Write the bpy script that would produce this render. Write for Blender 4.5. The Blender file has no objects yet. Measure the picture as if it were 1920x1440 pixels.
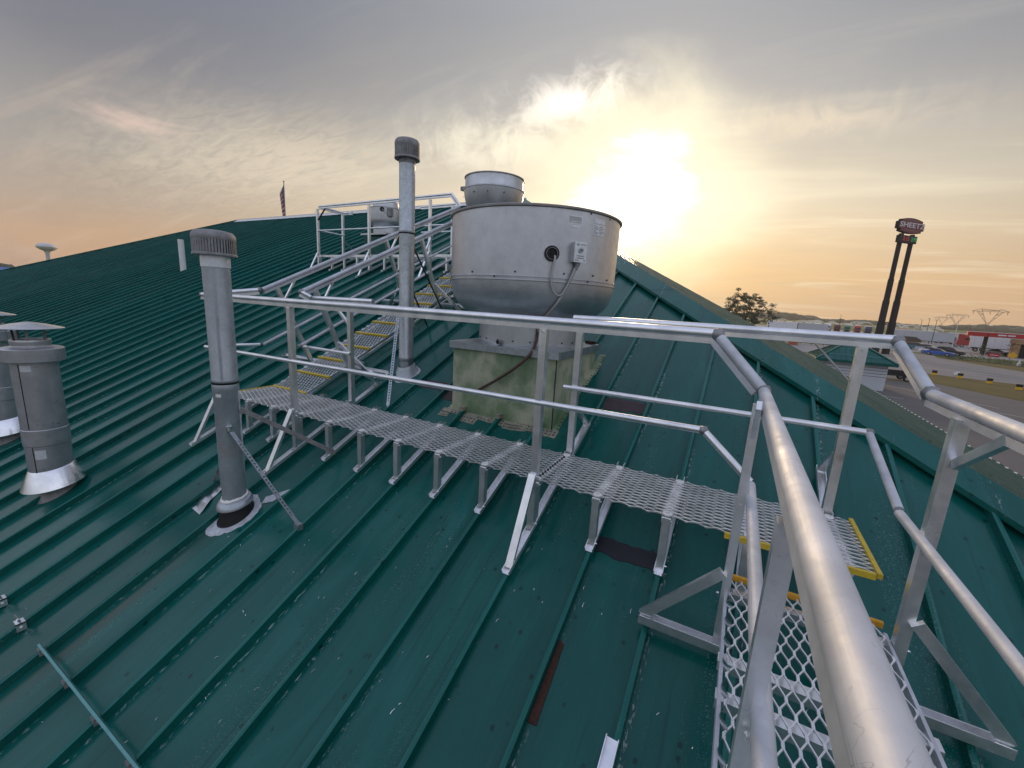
import bpy, math, random
from mathutils import Vector, Matrix, noise
rad = math.radians
random.seed(7)
SC = bpy.context.scene
COL = SC.collection

# ------------------------------------------------------------------ camera
cam_d = bpy.data.cameras.new('camera'); cam = bpy.data.objects.new('camera', cam_d); COL.objects.link(cam)
cam_d.sensor_fit = 'HORIZONTAL'; cam_d.sensor_width = 36.0; cam_d.lens = 778.2455 / 1920 * 36
cam_d.clip_start = 0.02; cam_d.clip_end = 9000
YAW, PITCH, ROLL = -0.4928, -0.1955, 0.0561
fwd = Vector((math.sin(YAW) * math.cos(PITCH), math.cos(YAW) * math.cos(PITCH), math.sin(PITCH)))
rt = Vector((math.cos(YAW), -math.sin(YAW), 0)); up = rt.cross(fwd)
cr = rt * math.cos(ROLL) + up * math.sin(ROLL); cu = -rt * math.sin(ROLL) + up * math.cos(ROLL)
m = Matrix.Identity(4)
for i in range(3):
    m[i][0] = cr[i]; m[i][1] = cu[i]; m[i][2] = -fwd[i]; m[i][3] = (0, 0, 1.1222)[i]
cam.matrix_world = m
SC.camera = cam

# ------------------------------------------------------------------ render look
SC.view_settings.view_transform = 'Standard'; SC.view_settings.look = 'None'
SC.view_settings.exposure = 0.22; SC.view_settings.gamma = 1.0; SC.view_settings.use_curve_mapping = False

# ------------------------------------------------------------------ sky
SUN = Vector((-0.240, 0.945, 0.218)).normalized()
W = bpy.data.worlds.new('World'); SC.world = W; W.use_nodes = True
NT = W.node_tree; NT.nodes.clear()
class NB:                                    # small node helper
    def __init__(s, nt): s.nt = nt
    def n(s, t, **k):
        x = s.nt.nodes.new(t)
        for a, v in k.items(): setattr(x, a, v)
        return x
    def link(s, a, b): s.nt.links.new(a, b)
    def put(s, sock, v):
        if isinstance(v, bpy.types.NodeSocket): s.link(v, sock)
        else: sock.default_value = v
    def math(s, op, a, b=0.0, c=0.0, clamp=False):
        x = s.n('ShaderNodeMath', operation=op, use_clamp=clamp)
        s.put(x.inputs[0], a); s.put(x.inputs[1], b); s.put(x.inputs[2], c); return x.outputs[0]
    def vmath(s, op, a, b=(0, 0, 0), out=0):
        x = s.n('ShaderNodeVectorMath', operation=op); s.put(x.inputs[0], a); s.put(x.inputs[1], b); return x.outputs[out]
    def ramp(s, f, stops, interp='LINEAR'):
        x = s.n('ShaderNodeValToRGB'); x.color_ramp.interpolation = interp; e = x.color_ramp.elements
        while len(e) > 1: e.remove(e[-1])
        e[0].position = stops[0][0]; e[0].color = stops[0][1]
        for p, c in stops[1:]:
            q = e.new(p); q.color = c
        s.put(x.inputs[0], f); return x.outputs[0]
    def mix(s, f, a, b, blend='MIX'):
        x = s.n('ShaderNodeMix', data_type='RGBA', blend_type=blend, clamp_factor=True)
        s.put(x.inputs[0], f); s.put(x.inputs[6], a); s.put(x.inputs[7], b); return x.outputs[2]
    def noise(s, vec, scale, detail=4, rough=0.55, dist=0.0, out=0):
        x = s.n('ShaderNodeTexNoise'); s.put(x.inputs['Vector'], vec); x.inputs['Scale'].default_value = scale
        x.inputs['Detail'].default_value = detail; x.inputs['Roughness'].default_value = rough; x.inputs['Distortion'].default_value = dist
        return x.outputs[out]
    def mapping(s, vec, scale=(1, 1, 1), rot=(0, 0, 0), loc=(0, 0, 0)):
        x = s.n('ShaderNodeMapping'); s.put(x.inputs[0], vec); x.inputs[1].default_value = loc; x.inputs[2].default_value = rot; x.inputs[3].default_value = scale
        return x.outputs[0]
    def sstep(s, v, a, b):
        x = s.n('ShaderNodeMapRange', interpolation_type='SMOOTHSTEP'); s.put(x.inputs[0], v)
        x.inputs[1].default_value = a; x.inputs[2].default_value = b; return x.outputs[0]
def C4(r, g, b): return (r, g, b, 1.0)
b = NB(NT)
tc = b.n('ShaderNodeTexCoord'); D = b.vmath('NORMALIZE', tc.outputs['Generated'])
sep = b.n('ShaderNodeSeparateXYZ'); b.link(D, sep.inputs[0]); Z = sep.outputs[2]
cs = b.vmath('DOT_PRODUCT', D, tuple(SUN), out=1)
# clear-air gradient, warm near the horizon, lavender grey overhead
grad = b.ramp(b.math('MULTIPLY', Z, 1.0, clamp=True), [
    (0.0, C4(.60, .355, .20)), (.07, C4(.54, .35, .225)), (.13, C4(.385, .310, .262)), (.20, C4(.270, .250, .245)),
    (.34, C4(.168, .174, .215)), (.50, C4(.178, .194, .245)), (.72, C4(.32, .36, .50)), (1.0, C4(.47, .53, .75))])
back = b.ramp(b.math('MULTIPLY', Z, 1.0, clamp=True), [
    (0.0, C4(.30, .31, .34)), (.13, C4(.42, .44, .49)), (.38, C4(.70, .75, .87)), (.7, C4(.58, .64, .83)), (1.0, C4(.47, .53, .75))])
grad = b.mix(b.sstep(cs, .02, .56), back, grad)
# sun glow through thin cloud
w_ = b.math('DIVIDE', b.math('MAXIMUM', b.math('SUBTRACT', cs, .58), 0.0), .42)
gcol = b.mix(b.sstep(Z, .10, .36), C4(.92, .68, .34), C4(.66, .67, .66))
grad = b.mix(b.math('MULTIPLY', b.math('POWER', w_, 2.2), .44), grad, gcol)
# broad warm band of lit haze either side of the sun, low in the sky
dh = b.vmath('NORMALIZE', b.vmath('MULTIPLY', D, (1, 1, 0))); ca = b.vmath('DOT_PRODUCT', dh, tuple(Vector((SUN.x, SUN.y, 0)).normalized()), out=1)
fa_ = b.math('EXPONENT', b.math('DIVIDE', b.math('SUBTRACT', ca, 1.0), .30)); dz_ = b.math('DIVIDE', b.math('SUBTRACT', Z, .20), .145)
band = b.math('MULTIPLY', b.math('MULTIPLY', fa_, b.math('EXPONENT', b.math('MULTIPLY', b.math('MULTIPLY', dz_, dz_), -1.0))), .72)
grad = b.mix(band, grad, b.mix(b.sstep(Z, .06, .25), C4(.98, .66, .34), C4(.95, .84, .64)))
warp0 = b.math('MULTIPLY', b.math('SUBTRACT', b.noise(b.mapping(D, (1, 1, 2.4)), 3.1, 6, .6, .5), .5), .06)
tight = b.math('POWER', b.sstep(b.math('ADD', cs, warp0), .948, .9995), 1.7)
# clouds on a plane overhead
inv = b.math('DIVIDE', 1.0, b.math('ADD', b.math('MAXIMUM', Z, 0.0), .14))
P = b.vmath('MULTIPLY', D, (1, 1, 0)); sc = b.n('ShaderNodeVectorMath', operation='SCALE'); b.link(P, sc.inputs[0]); b.link(inv, sc.inputs[3]); P = sc.outputs[0]
cl1 = b.noise(b.mapping(P, (.55, 1.5, 1), (0, 0, rad(-24)), (3.1, 1.7, 0)), 1.15, 7, .56, .5)
cl2 = b.noise(b.mapping(P, (.45, 2.3, 1), (0, 0, rad(-34)), (9.4, 4.2, 0)), 1.6, 8, .6, .9)
dark = b.sstep(cl1, .45, .72)
lite = b.sstep(cl2, .50, .74)
low = b.sstep(Z, .50, .12)
near = b.sstep(cs, .35, .97)
c = b.mix(b.math('MULTIPLY', dark, .20), grad, b.mix(near, C4(.215, .205, .22), C4(.46, .40, .31)))
lf = b.math('MULTIPLY', lite, b.math('MULTIPLY_ADD', low, .30, .05))
c = b.mix(lf, c, b.mix(near, C4(.60, .44, .36), C4(1.0, .90, .66)))
fine = b.noise(b.mapping(P, (1.6, 5.5, 1), (0, 0, rad(-38))), 3.4, 7, .65, 1.2)
def wisp(c, direction, wid, hgt, col, lo, hi, amt, tex, tilt=0.0):
    v = Vector(direction).normalized(); r = Vector((v.y, -v.x, 0)).normalized(); u = r.cross(v)
    r2 = r * math.cos(tilt) + u * math.sin(tilt); u2 = u * math.cos(tilt) - r * math.sin(tilt)
    a = b.math('DIVIDE', b.vmath('DOT_PRODUCT', D, tuple(r2), out=1), wid); q = b.math('DIVIDE', b.vmath('DOT_PRODUCT', D, tuple(u2), out=1), hgt)
    rr = b.math('ADD', b.math('MULTIPLY', a, a), b.math('MULTIPLY', q, q)); front = b.math('GREATER_THAN', b.vmath('DOT_PRODUCT', D, tuple(v), out=1), 0.0)
    mk = b.math('MULTIPLY', b.math('EXPONENT', b.math('MULTIPLY', rr, -1.0)), front)
    t = b.sstep(b.math('ADD', tex, b.math('MULTIPLY', mk, .30)), lo, hi)
    return b.mix(b.math('MULTIPLY', b.math('MULTIPLY', t, mk), amt), c, col)
cfine = b.noise(b.mapping(D, (1, 1, 1)), 16, 9, .66, .7)
c = wisp(c, (-.903, .348, .250), .075, .026, C4(.64, .49, .43), .50, .85, 1.0, b.noise(b.mapping(D, (1, 1, 4.2)), 9, 8, .64, .6), rad(-6))
c = wisp(c, (-.35, .850, .395), .120, .045, C4(1.25, 1.17, 1.05), .46, .80, 1.0, cfine, rad(12))
c = wisp(c, (-.50, .81, .32), .20, .06, C4(1.0, .93, .74), .48, .92, .85, cfine, rad(6))
c = wisp(c, (.05, .935, .335), .19, .040, C4(.80, .68, .52), .45, .92, .8, cfine, rad(-4))
c = wisp(c, (-.80, .53, .23), .26, .085, C4(.82, .69, .52), .36, .92, .62, fine, rad(8))
c = b.mix(tight, c, C4(.97, .90, .68))
warp = b.math('MULTIPLY', b.math('SUBTRACT', b.noise(b.mapping(D, (1, 1, 2.6)), 4.5, 6, .6, .4), .5), .022)
core = b.sstep(b.math('ADD', cs, warp), .9905, 1.0005)
c = b.mix(core, c, C4(1.55, 1.48, 1.30))
c = b.mix(b.sstep(Z, -.02, -.12), c, C4(.10, .10, .09))
sky = b.n('ShaderNodeTexSky', sky_type='NISHITA', sun_disc=False)
sky.sun_elevation = math.asin(SUN.z); sky.sun_rotation = math.atan2(SUN.x, SUN.y); sky.air_density = 1.5; sky.dust_density = 4.0
bg1 = b.n('ShaderNodeBackground'); b.link(sky.outputs[0], bg1.inputs[0]); bg1.inputs[1].default_value = .05
bg2 = b.n('ShaderNodeBackground'); b.link(c, bg2.inputs[0]); bg2.inputs[1].default_value = 1.0
mx = b.n('ShaderNodeMixShader'); mx.inputs[0].default_value = .90; b.link(bg1.outputs[0], mx.inputs[1]); b.link(bg2.outputs[0], mx.inputs[2])
wo = b.n('ShaderNodeOutputWorld'); b.link(mx.outputs[0], wo.inputs[0])
# ------------------------------------------------------------------ sun, veiled by thin cloud
sl = bpy.data.lights.new('sun', 'SUN'); sl.energy = 1.5; sl.angle = rad(8.0); sl.color = (1.0, .72, .42)
so = bpy.data.objects.new('sun', sl); COL.objects.link(so); so.rotation_euler = (-SUN).to_track_quat('-Z', 'Y').to_euler()

# ------------------------------------------------------------------ materials
def material(name):
    mt = bpy.data.materials.new(name); mt.use_nodes = True
    nb = NB(mt.node_tree); bs = mt.node_tree.nodes['Principled BSDF']
    pos = nb.n('ShaderNodeNewGeometry').outputs['Position']
    return mt, nb, bs, pos
def setin(nb, bs, **k):
    names = dict(color='Base Color', rough='Roughness', metal='Metallic', spec='Specular IOR Level', normal='Normal', alpha='Alpha', ecol='Emission Color', estr='Emission Strength', coat='Coat Weight', crough='Coat Roughness', trans='Transmission Weight')
    for a, v in k.items(): nb.put(bs.inputs[names[a]], v)
def bump(nb, h, strength, dist=.01):
    x = nb.n('ShaderNodeBump'); x.inputs['Strength'].default_value = strength; x.inputs['Distance'].default_value = dist; nb.link(h, x.inputs['Height']); return x.outputs[0]
def plain(name, col, rough=.6, metal=0.0, var=.18, scale=8.0, bmp=0.0, spec=.5):
    mt, nb, bs, pos = material(name)
    f = nb.noise(pos, scale, 5, .6)
    d = tuple(x * (1 - var) for x in col); l = tuple(min(1, x * (1 + var)) for x in col)
    setin(nb, bs, color=nb.ramp(f, [(.3, C4(*d)), (.7, C4(*l))]), rough=rough, metal=metal, spec=spec)
    if bmp: setin(nb, bs, normal=bump(nb, nb.noise(pos, scale * 6, 4), bmp))
    return mt
def metal(name, base, rough, spangle=0.0, brush=None, stain=.25, metalness=1.0, smudge=(.55, .50, .45), var=(.78, 1.12)):
    mt, nb, bs, pos = material(name)
    f = nb.noise(pos, 7, 6, .62); col = nb.ramp(f, [(.28, C4(*[x * var[0] for x in base])), (.72, C4(*[min(1, x * var[1]) for x in base]))])
    st = nb.math('MULTIPLY', nb.sstep(nb.noise(pos, 2.6, 6, .65, .4), .55, .78), stain)
    col = nb.mix(st, col, C4(*[a * s for a, s in zip(base, smudge)]))
    r = nb.math('MULTIPLY_ADD', nb.noise(pos, 22, 5, .6), .30, rough - .15)
    scn = nb.math('ABSOLUTE', nb.math('SUBTRACT', nb.noise(pos, 17, 3, .5, 1.2), .5))
    scm = nb.math('MULTIPLY', nb.sstep(scn, .006, .0015), nb.sstep(nb.noise(pos, 9, 2), .52, .60))
    col = nb.mix(nb.math('MULTIPLY', scm, .45), col, C4(*[x * .45 for x in base]))
    h = nb.noise(pos, 90, 3)
    if spangle:
        v = nb.n('ShaderNodeTexVoronoi'); nb.link(pos, v.inputs['Vector']); v.inputs['Scale'].default_value = 55
        hs = nb.n('ShaderNodeSeparateColor'); nb.link(v.outputs['Color'], hs.inputs[0])
        col = nb.mix(spangle, col, nb.mix(hs.outputs[0], C4(*[x * .6 for x in base]), C4(*[min(1, x * 1.35) for x in base])))
    if brush:
        bn = nb.noise(nb.mapping(pos, brush), 1.0, 4, .7); r = nb.math('ADD', r, nb.math('MULTIPLY_ADD', bn, .22, -.11)); h = bn
        col = nb.mix(nb.sstep(bn, .62, .72), col, C4(*[x * .72 for x in base]))
    setin(nb, bs, color=col, rough=r, metal=metalness, normal=bump(nb, h, .06, .003))
    return mt
def roof_paint(name, base, worn):
    mt, nb, bs, pos = material(name)
    sx = nb.n('ShaderNodeSeparateXYZ'); nb.link(pos, sx.inputs[0]); X_, Y_ = sx.outputs[0], sx.outputs[1]
    pu = nb.math('DIVIDE', nb.math('ADD', X_, .2163), .406); fu = nb.math('FRACT', pu)
    wn = nb.n('ShaderNodeTexWhiteNoise', noise_dimensions='1D'); nb.link(nb.math('FLOOR', pu), wn.inputs['W'])
    n1 = nb.noise(nb.mapping(pos, (2.2, .5, .5)), 1.3, 7, .66, .6)
    col = nb.ramp(n1, [(.25, C4(*[x * .66 for x in base])), (.55, C4(*base)), (.8, C4(*worn))])
    col = nb.mix(nb.math('MULTIPLY', wn.outputs['Value'], .22), col, C4(*worn))
    # pale chalking streaks that follow the fall of the roof
    st = nb.noise(nb.mapping(pos, (26, 1.1, 1.1)), 1.0, 4, .6)
    col = nb.mix(nb.math('MULTIPLY', nb.sstep(st, .56, .75), .26), col, C4(*worn))
    sd = nb.noise(nb.mapping(pos, (34, .8, .8), (0, 0, 0), (7, 1, 3)), 1.0, 5, .62)
    col = nb.mix(nb.math('MULTIPLY', nb.sstep(sd, .57, .72), .45), col, C4(*[x * .42 for x in base]))
    # dried grit in drifts and chips scraped along the foot of each seam
    drift = nb.sstep(nb.noise(nb.mapping(pos, (5.5, .55, .55), (0, 0, 0), (2, 5, 0)), 1.0, 5, .62, .4), .49, .70)
    fine_ = nb.noise(nb.mapping(pos, (1.0, .75, .75)), 170, 2, .5)
    fl = nb.sstep(fine_, .605, .66)
    col = nb.mix(nb.math('MULTIPLY', fl, nb.math('MULTIPLY_ADD', drift, .70, .02)), col, C4(.20, .29, .285))
    foot = nb.math('MULTIPLY', nb.sstep(fu, .045, .06), nb.sstep(fu, .12, .075))
    chips = nb.math('MULTIPLY', nb.sstep(nb.noise(nb.mapping(pos, (1.0, .30, .30)), 95, 3, .6), .54, .60), nb.sstep(nb.noise(nb.mapping(pos, (1.6, .9, .9), (0, 0, 0), (4, 4, 4)), 1.0, 4), .47, .60))
    col = nb.mix(nb.math('MULTIPLY', nb.math('MULTIPLY', foot, chips), .85), col, C4(.33, .40, .39))
    v = nb.n('ShaderNodeTexVoronoi'); nb.link(nb.mapping(pos, (1, .8, .8)), v.inputs['Vector']); v.inputs['Scale'].default_value = 13
    sp = nb.math('MULTIPLY', nb.sstep(v.outputs['Distance'], .20, .08), nb.sstep(nb.noise(pos, 5, 3), .42, .58))
    col = nb.mix(nb.math('MULTIPLY', sp, .8), col, C4(*[x * .25 for x in base]))
    # brown run-off below the grey vent
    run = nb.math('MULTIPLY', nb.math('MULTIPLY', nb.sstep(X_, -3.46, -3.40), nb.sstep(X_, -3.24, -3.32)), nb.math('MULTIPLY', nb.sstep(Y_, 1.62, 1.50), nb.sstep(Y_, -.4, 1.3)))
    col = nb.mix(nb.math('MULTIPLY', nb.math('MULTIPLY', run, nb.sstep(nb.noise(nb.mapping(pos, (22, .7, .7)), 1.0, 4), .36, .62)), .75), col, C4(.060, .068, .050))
    r = nb.math('MULTIPLY_ADD', nb.noise(nb.mapping(pos, (1, .3, .3)), 6, 5), .24, .10)
    hb = nb.math('ADD', nb.noise(nb.mapping(pos, (1, .35, .35)), 3.2, 2), nb.math('MULTIPLY', nb.noise(pos, 60, 3), .015))
    setin(nb, bs, color=col, rough=r, spec=.30, normal=bump(nb, hb, .20, .014))
    return mt
M = {}
M['roof'] = roof_paint('roof_green_paint', (.0015, .088, .073), (.014, .135, .118))
M['crown'] = roof_paint('highlight_green_seam_crown', (.006, .125, .105), (.022, .16, .145))  # lighter green paints in the highlight along the rounded seam tops
M['seam_sheen'] = roof_paint('painted_sheen_seam', (.13, .19, .15), (.22, .26, .20))  # beige paints the grazing sky reflection onto the far-slope seams
M['flash'] = roof_paint('flashing_green_paint', (.002, .100, .083), (.014, .14, .122))
M['bar'] = plain('bar_green_paint', (.10, .30, .29), .4, 0, .10, 30)
M['alu'] = metal('mill_aluminium', (.92, .925, .94), .34, stain=.22, metalness=.9)
M['alux'] = metal('mill_aluminium_lengthwise_x', (.90, .91, .95), .36, brush=(1.2, 160, 160), stain=.15, metalness=.95)
M['aluy'] = metal('mill_aluminium_lengthwise_y', (.66, .675, .71), .70, brush=(160, 1.5, 160), stain=.7, metalness=.72, smudge=(.72, .70, .68))
M['stained'] = metal('brown_stained_aluminium', (.80, .79, .78), .42, stain=.85, metalness=.9, smudge=(.42, .30, .22))
M['mesh'] = metal('expanded_aluminium', (.86, .86, .88), .40, stain=.1, metalness=.85)
M['fan'] = metal('weathered_aluminium_fan', (.585, .60, .625), .42, spangle=.04, brush=(46, 46, 2.0), stain=.38, var=(.85, 1.08), metalness=.92, smudge=(.66, .62, .58))
M['fandark'] = metal('fan_rim', (.42, .40, .39), .5, stain=.6)
M['galv'] = metal('galvanised_steel', (.44, .475, .50), .42, spangle=.28, stain=.3, metalness=.9)
M['vent'] = metal('weathered_grey_vent', (.44, .475, .505), .44, spangle=.12, stain=.5, metalness=.6, smudge=(1.15, .78, .55))
M['cap'] = plain('oxidised_vent_cap', (.27, .265, .265), .62, .35, .25, 18, .2)
M['flue'] = metal('stainless_flue', (.50, .50, .515), .34, brush=(2, 2, 120), stain=.3, metalness=.62)
M['joint'] = metal('dull_cast_joint', (.30, .30, .31), .5, stain=.5, metalness=.8)
M['shiny'] = metal('bright_flashing', (.90, .91, .95), .24, stain=.12)
M['dark'] = plain('blackened_steel', (.02, .02, .022), .55, .3)
M['rubber'] = plain('black_rubber', (.008, .008, .01), .55)
M['seal'] = plain('grey_white_sealant', (.50, .53, .56), .7, 0, .25, 30, .5)
M['yellow'] = plain('yellow_safety_paint', (.62, .44, .035), .45, 0, .15, 25)
M['orange'] = plain('orange_safety_paint', (.62, .30, .02), .5, 0, .15, 25)
M['white'] = plain('white_coat', (.76, .75, .72), .5, 0, .08, 6)
M['label'] = plain('foil_label', (.74, .76, .79), .35, .3, .10, 40)
M['ink'] = plain('faded_ink', (.28, .29, .31), .6, 0, .15, 40)
M['boxgrey'] = plain('pale_grey_box', (.46, .47, .45), .5, .2, .08, 20)
M['hose'] = plain('brown_conduit', (.075, .040, .030), .5, 0, .2, 30)
M['wire'] = plain('grey_conduit', (.40, .39, .38), .5, .3, .1, 30)
M['tape'] = metal('foil_tape', (.80, .81, .84), .25, stain=.3)
M['black_patch'] = plain('dark_purple_black_membrane', (.010, .009, .016), .55, 0, .4, 40, .2)
M['brown_patch'] = plain('brown_membrane', (.050, .030, .034), .65, 0, .3, 25, .2)
M['rust'] = plain('rust', (.055, .018, .010), .8, 0, .5, 60, .4)
mt, nb, bs, pos = material('stained_green_curb')
f = nb.noise(nb.mapping(pos, (1.6, 1.6, 1.2)), 1.7, 6, .62); cc = nb.ramp(f, [(.34, C4(.085, .165, .075)), (.48, C4(.19, .25, .145)), (.60, C4(.40, .41, .29))])
drip = nb.sstep(nb.noise(nb.mapping(pos, (22, 22, 1.2)), 1.0, 4), .55, .75); cc = nb.mix(nb.math('MULTIPLY', drip, .3), cc, C4(.30, .36, .25))
setin(nb, bs, color=cc, rough=.6); M['curb'] = mt
M['scrap'] = plain('dirty_flashing_scrap', (.26, .25, .19), .7, .1, .45, 30, .3)
def grounds(name, a, bcol, scale, rough=.9, bmp=.3, stretch=(1, 1, 1)):
    mt, nb, bs, pos = material(name)
    f = nb.noise(nb.mapping(pos, stretch), scale, 8, .65)
    f2 = nb.noise(pos, scale * 11, 5, .6)
    col = nb.mix(nb.math('MULTIPLY', f2, .5), nb.ramp(f, [(.3, C4(*a)), (.7, C4(*bcol))]), C4(*[.5 * (x + y) * .7 for x, y in zip(a, bcol)]))
    setin(nb, bs, color=col, rough=rough, spec=.2, normal=bump(nb, f2, bmp, .05)); return mt
M['grass'] = grounds('dry_grass', (.075, .075, .022), (.17, .125, .045), .35)
M['field'] = grounds('crop_field', (.035, .065, .018), (.10, .125, .035), .02, stretch=(.25, 1, 1))
M['field2'] = grounds('bright_crop_field', (.06, .10, .025), (.12, .15, .05), .03, stretch=(.3, 1, 1))
M['soil'] = grounds('bare_soil_field', (.20, .15, .10), (.29, .22, .15), .04)
M['asphalt'] = grounds('worn_asphalt', (.115, .108, .105), (.165, .155, .15), .12, .8, stretch=(.3, 1, 1))
M['road'] = grounds('pale_road_surface', (.19, .18, .175), (.26, .245, .235), .1, .8, stretch=(1, .35, 1))
M['concrete'] = grounds('concrete_yard', (.26, .25, .245), (.34, .33, .32), .08, .85)
M['mulch'] = grounds('dark_mulch', (.035, .022, .016), (.06, .04, .03), 1.5)
M['paintline'] = plain('worn_white_road_paint', (.52, .50, .46), .8, 0, .3, 3)
M['leaf'] = plain('leaf_green', (.035, .050, .018), .6, 0, .5, 1.5)
M['leafdark'] = plain('leaf_dark', (.025, .036, .022), .7, 0, .4, .02)
M['shrub'] = plain('shrub_leaves', (.050, .070, .028), .7, 0, .5, 2.0)
M['bark'] = plain('bark', (.05, .038, .028), .9, 0, .3, 4, .4)
M['wood'] = plain('distant_wood_leaves', (.038, .052, .034), .85, 0, .45, .03)
M['siding'] = plain('pale_blue_grey_siding', (.52, .54, .58), .6, 0, .05, 1)
M['wall'] = plain('pale_wall', (.45, .44, .42), .7, 0, .08, 1)
M['signred'] = plain('sign_red_panel', (.19, .035, .038), .5, 0, .12, .6)
M['signdark'] = plain('dark_sign_steel', (.022, .021, .023), .6, .2)
M['letter'] = plain('sign_letter_white', (.72, .68, .70), .5, 0, .05)
def led(name, col, s):
    mt, nb, bs, pos = material(name); setin(nb, bs, color=C4(*[x * .3 for x in col]), ecol=C4(*col), estr=s, rough=.5); return mt
M['ledred'] = led('red_led_digits', (.9, .10, .10), .16)
M['ledgreen'] = led('green_led_digits', (.08, .75, .25), .16)
M['glass'] = plain('dark_vehicle_glass', (.015, .018, .022), .12, 0, .1)
M['tyre'] = plain('tyre_rubber', (.012, .012, .012), .8)
M['hub'] = plain('wheel_rim', (.45, .45, .46), .35, .7)
M['chrome'] = plain('bright_trim', (.5, .5, .5), .3, .8)
M['canopy'] = plain('canopy_red', (.42, .022, .020), .45, 0, .06, .3)
M['brick'] = plain('tan_brick', (.34, .19, .10), .85, 0, .25, 2.0)
M['terracotta'] = plain('terracotta', (.38, .12, .06), .8, 0, .2, 1)
M['signyellow'] = plain('yellow_sign_face', (.75, .42, .02), .5, 0, .05)
M['signredface'] = plain('red_sign_face', (.45, .02, .03), .5, 0, .05)
M['tower'] = plain('pylon_steel', (.20, .16, .13), .7, .2)
M['wtank'] = plain('water_tower_white', (.62, .60, .60), .55, 0, .08, .2)
M['bluebldg'] = plain('blue_metal_roof', (.08, .16, .42), .5, 0, .15, .5)
M['spray'] = None
mt, nb, bs, pos = material('water_spray'); setin(nb, bs, color=C4(.85, .80, .74), rough=1.0, alpha=.62); M['spray'] = mt
def paint(name, col, rough=.3): return plain(name, col, rough, 0, .05, 1.0)
PAINT = {k: paint('vehicle_' + k, v) for k, v in dict(blue=(.03, .10, .42), white=(.72, .72, .72), silver=(.45, .46, .48), black=(.02, .02, .022), teal=(.05, .16, .20), red=(.36, .03, .03), maroon=(.16, .02, .03), green=(.05, .20, .12), navy=(.02, .03, .09), grey=(.20, .21, .22), cream=(.70, .64, .56)).items()}
# flag stripes
mt, nb, bs, pos = material('flag_cloth'); uv = nb.n('ShaderNodeUVMap').outputs[0]
sx = nb.n('ShaderNodeSeparateXYZ'); nb.link(uv, sx.inputs[0])
strp = nb.math('GREATER_THAN', nb.math('FRACT', nb.math('MULTIPLY', sx.outputs[1], 6.5)), .5)
fc = nb.mix(strp, C4(.55, .5, .5), C4(.38, .03, .04))
cant = nb.math('MULTIPLY', nb.math('LESS_THAN', sx.outputs[0], .4), nb.math('GREATER_THAN', sx.outputs[1], .46))
star = nb.n('ShaderNodeTexVoronoi'); nb.link(nb.mapping(uv, (30, 18, 1)), star.inputs['Vector']); star.inputs['Scale'].default_value = 1; star.inputs['Randomness'].default_value = 0
fc = nb.mix(cant, fc, nb.mix(nb.math('LESS_THAN', star.outputs['Distance'], .25), C4(.03, .04, .14), C4(.55, .55, .55)))
setin(nb, bs, color=fc, rough=.9); M['flag'] = mt

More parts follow.
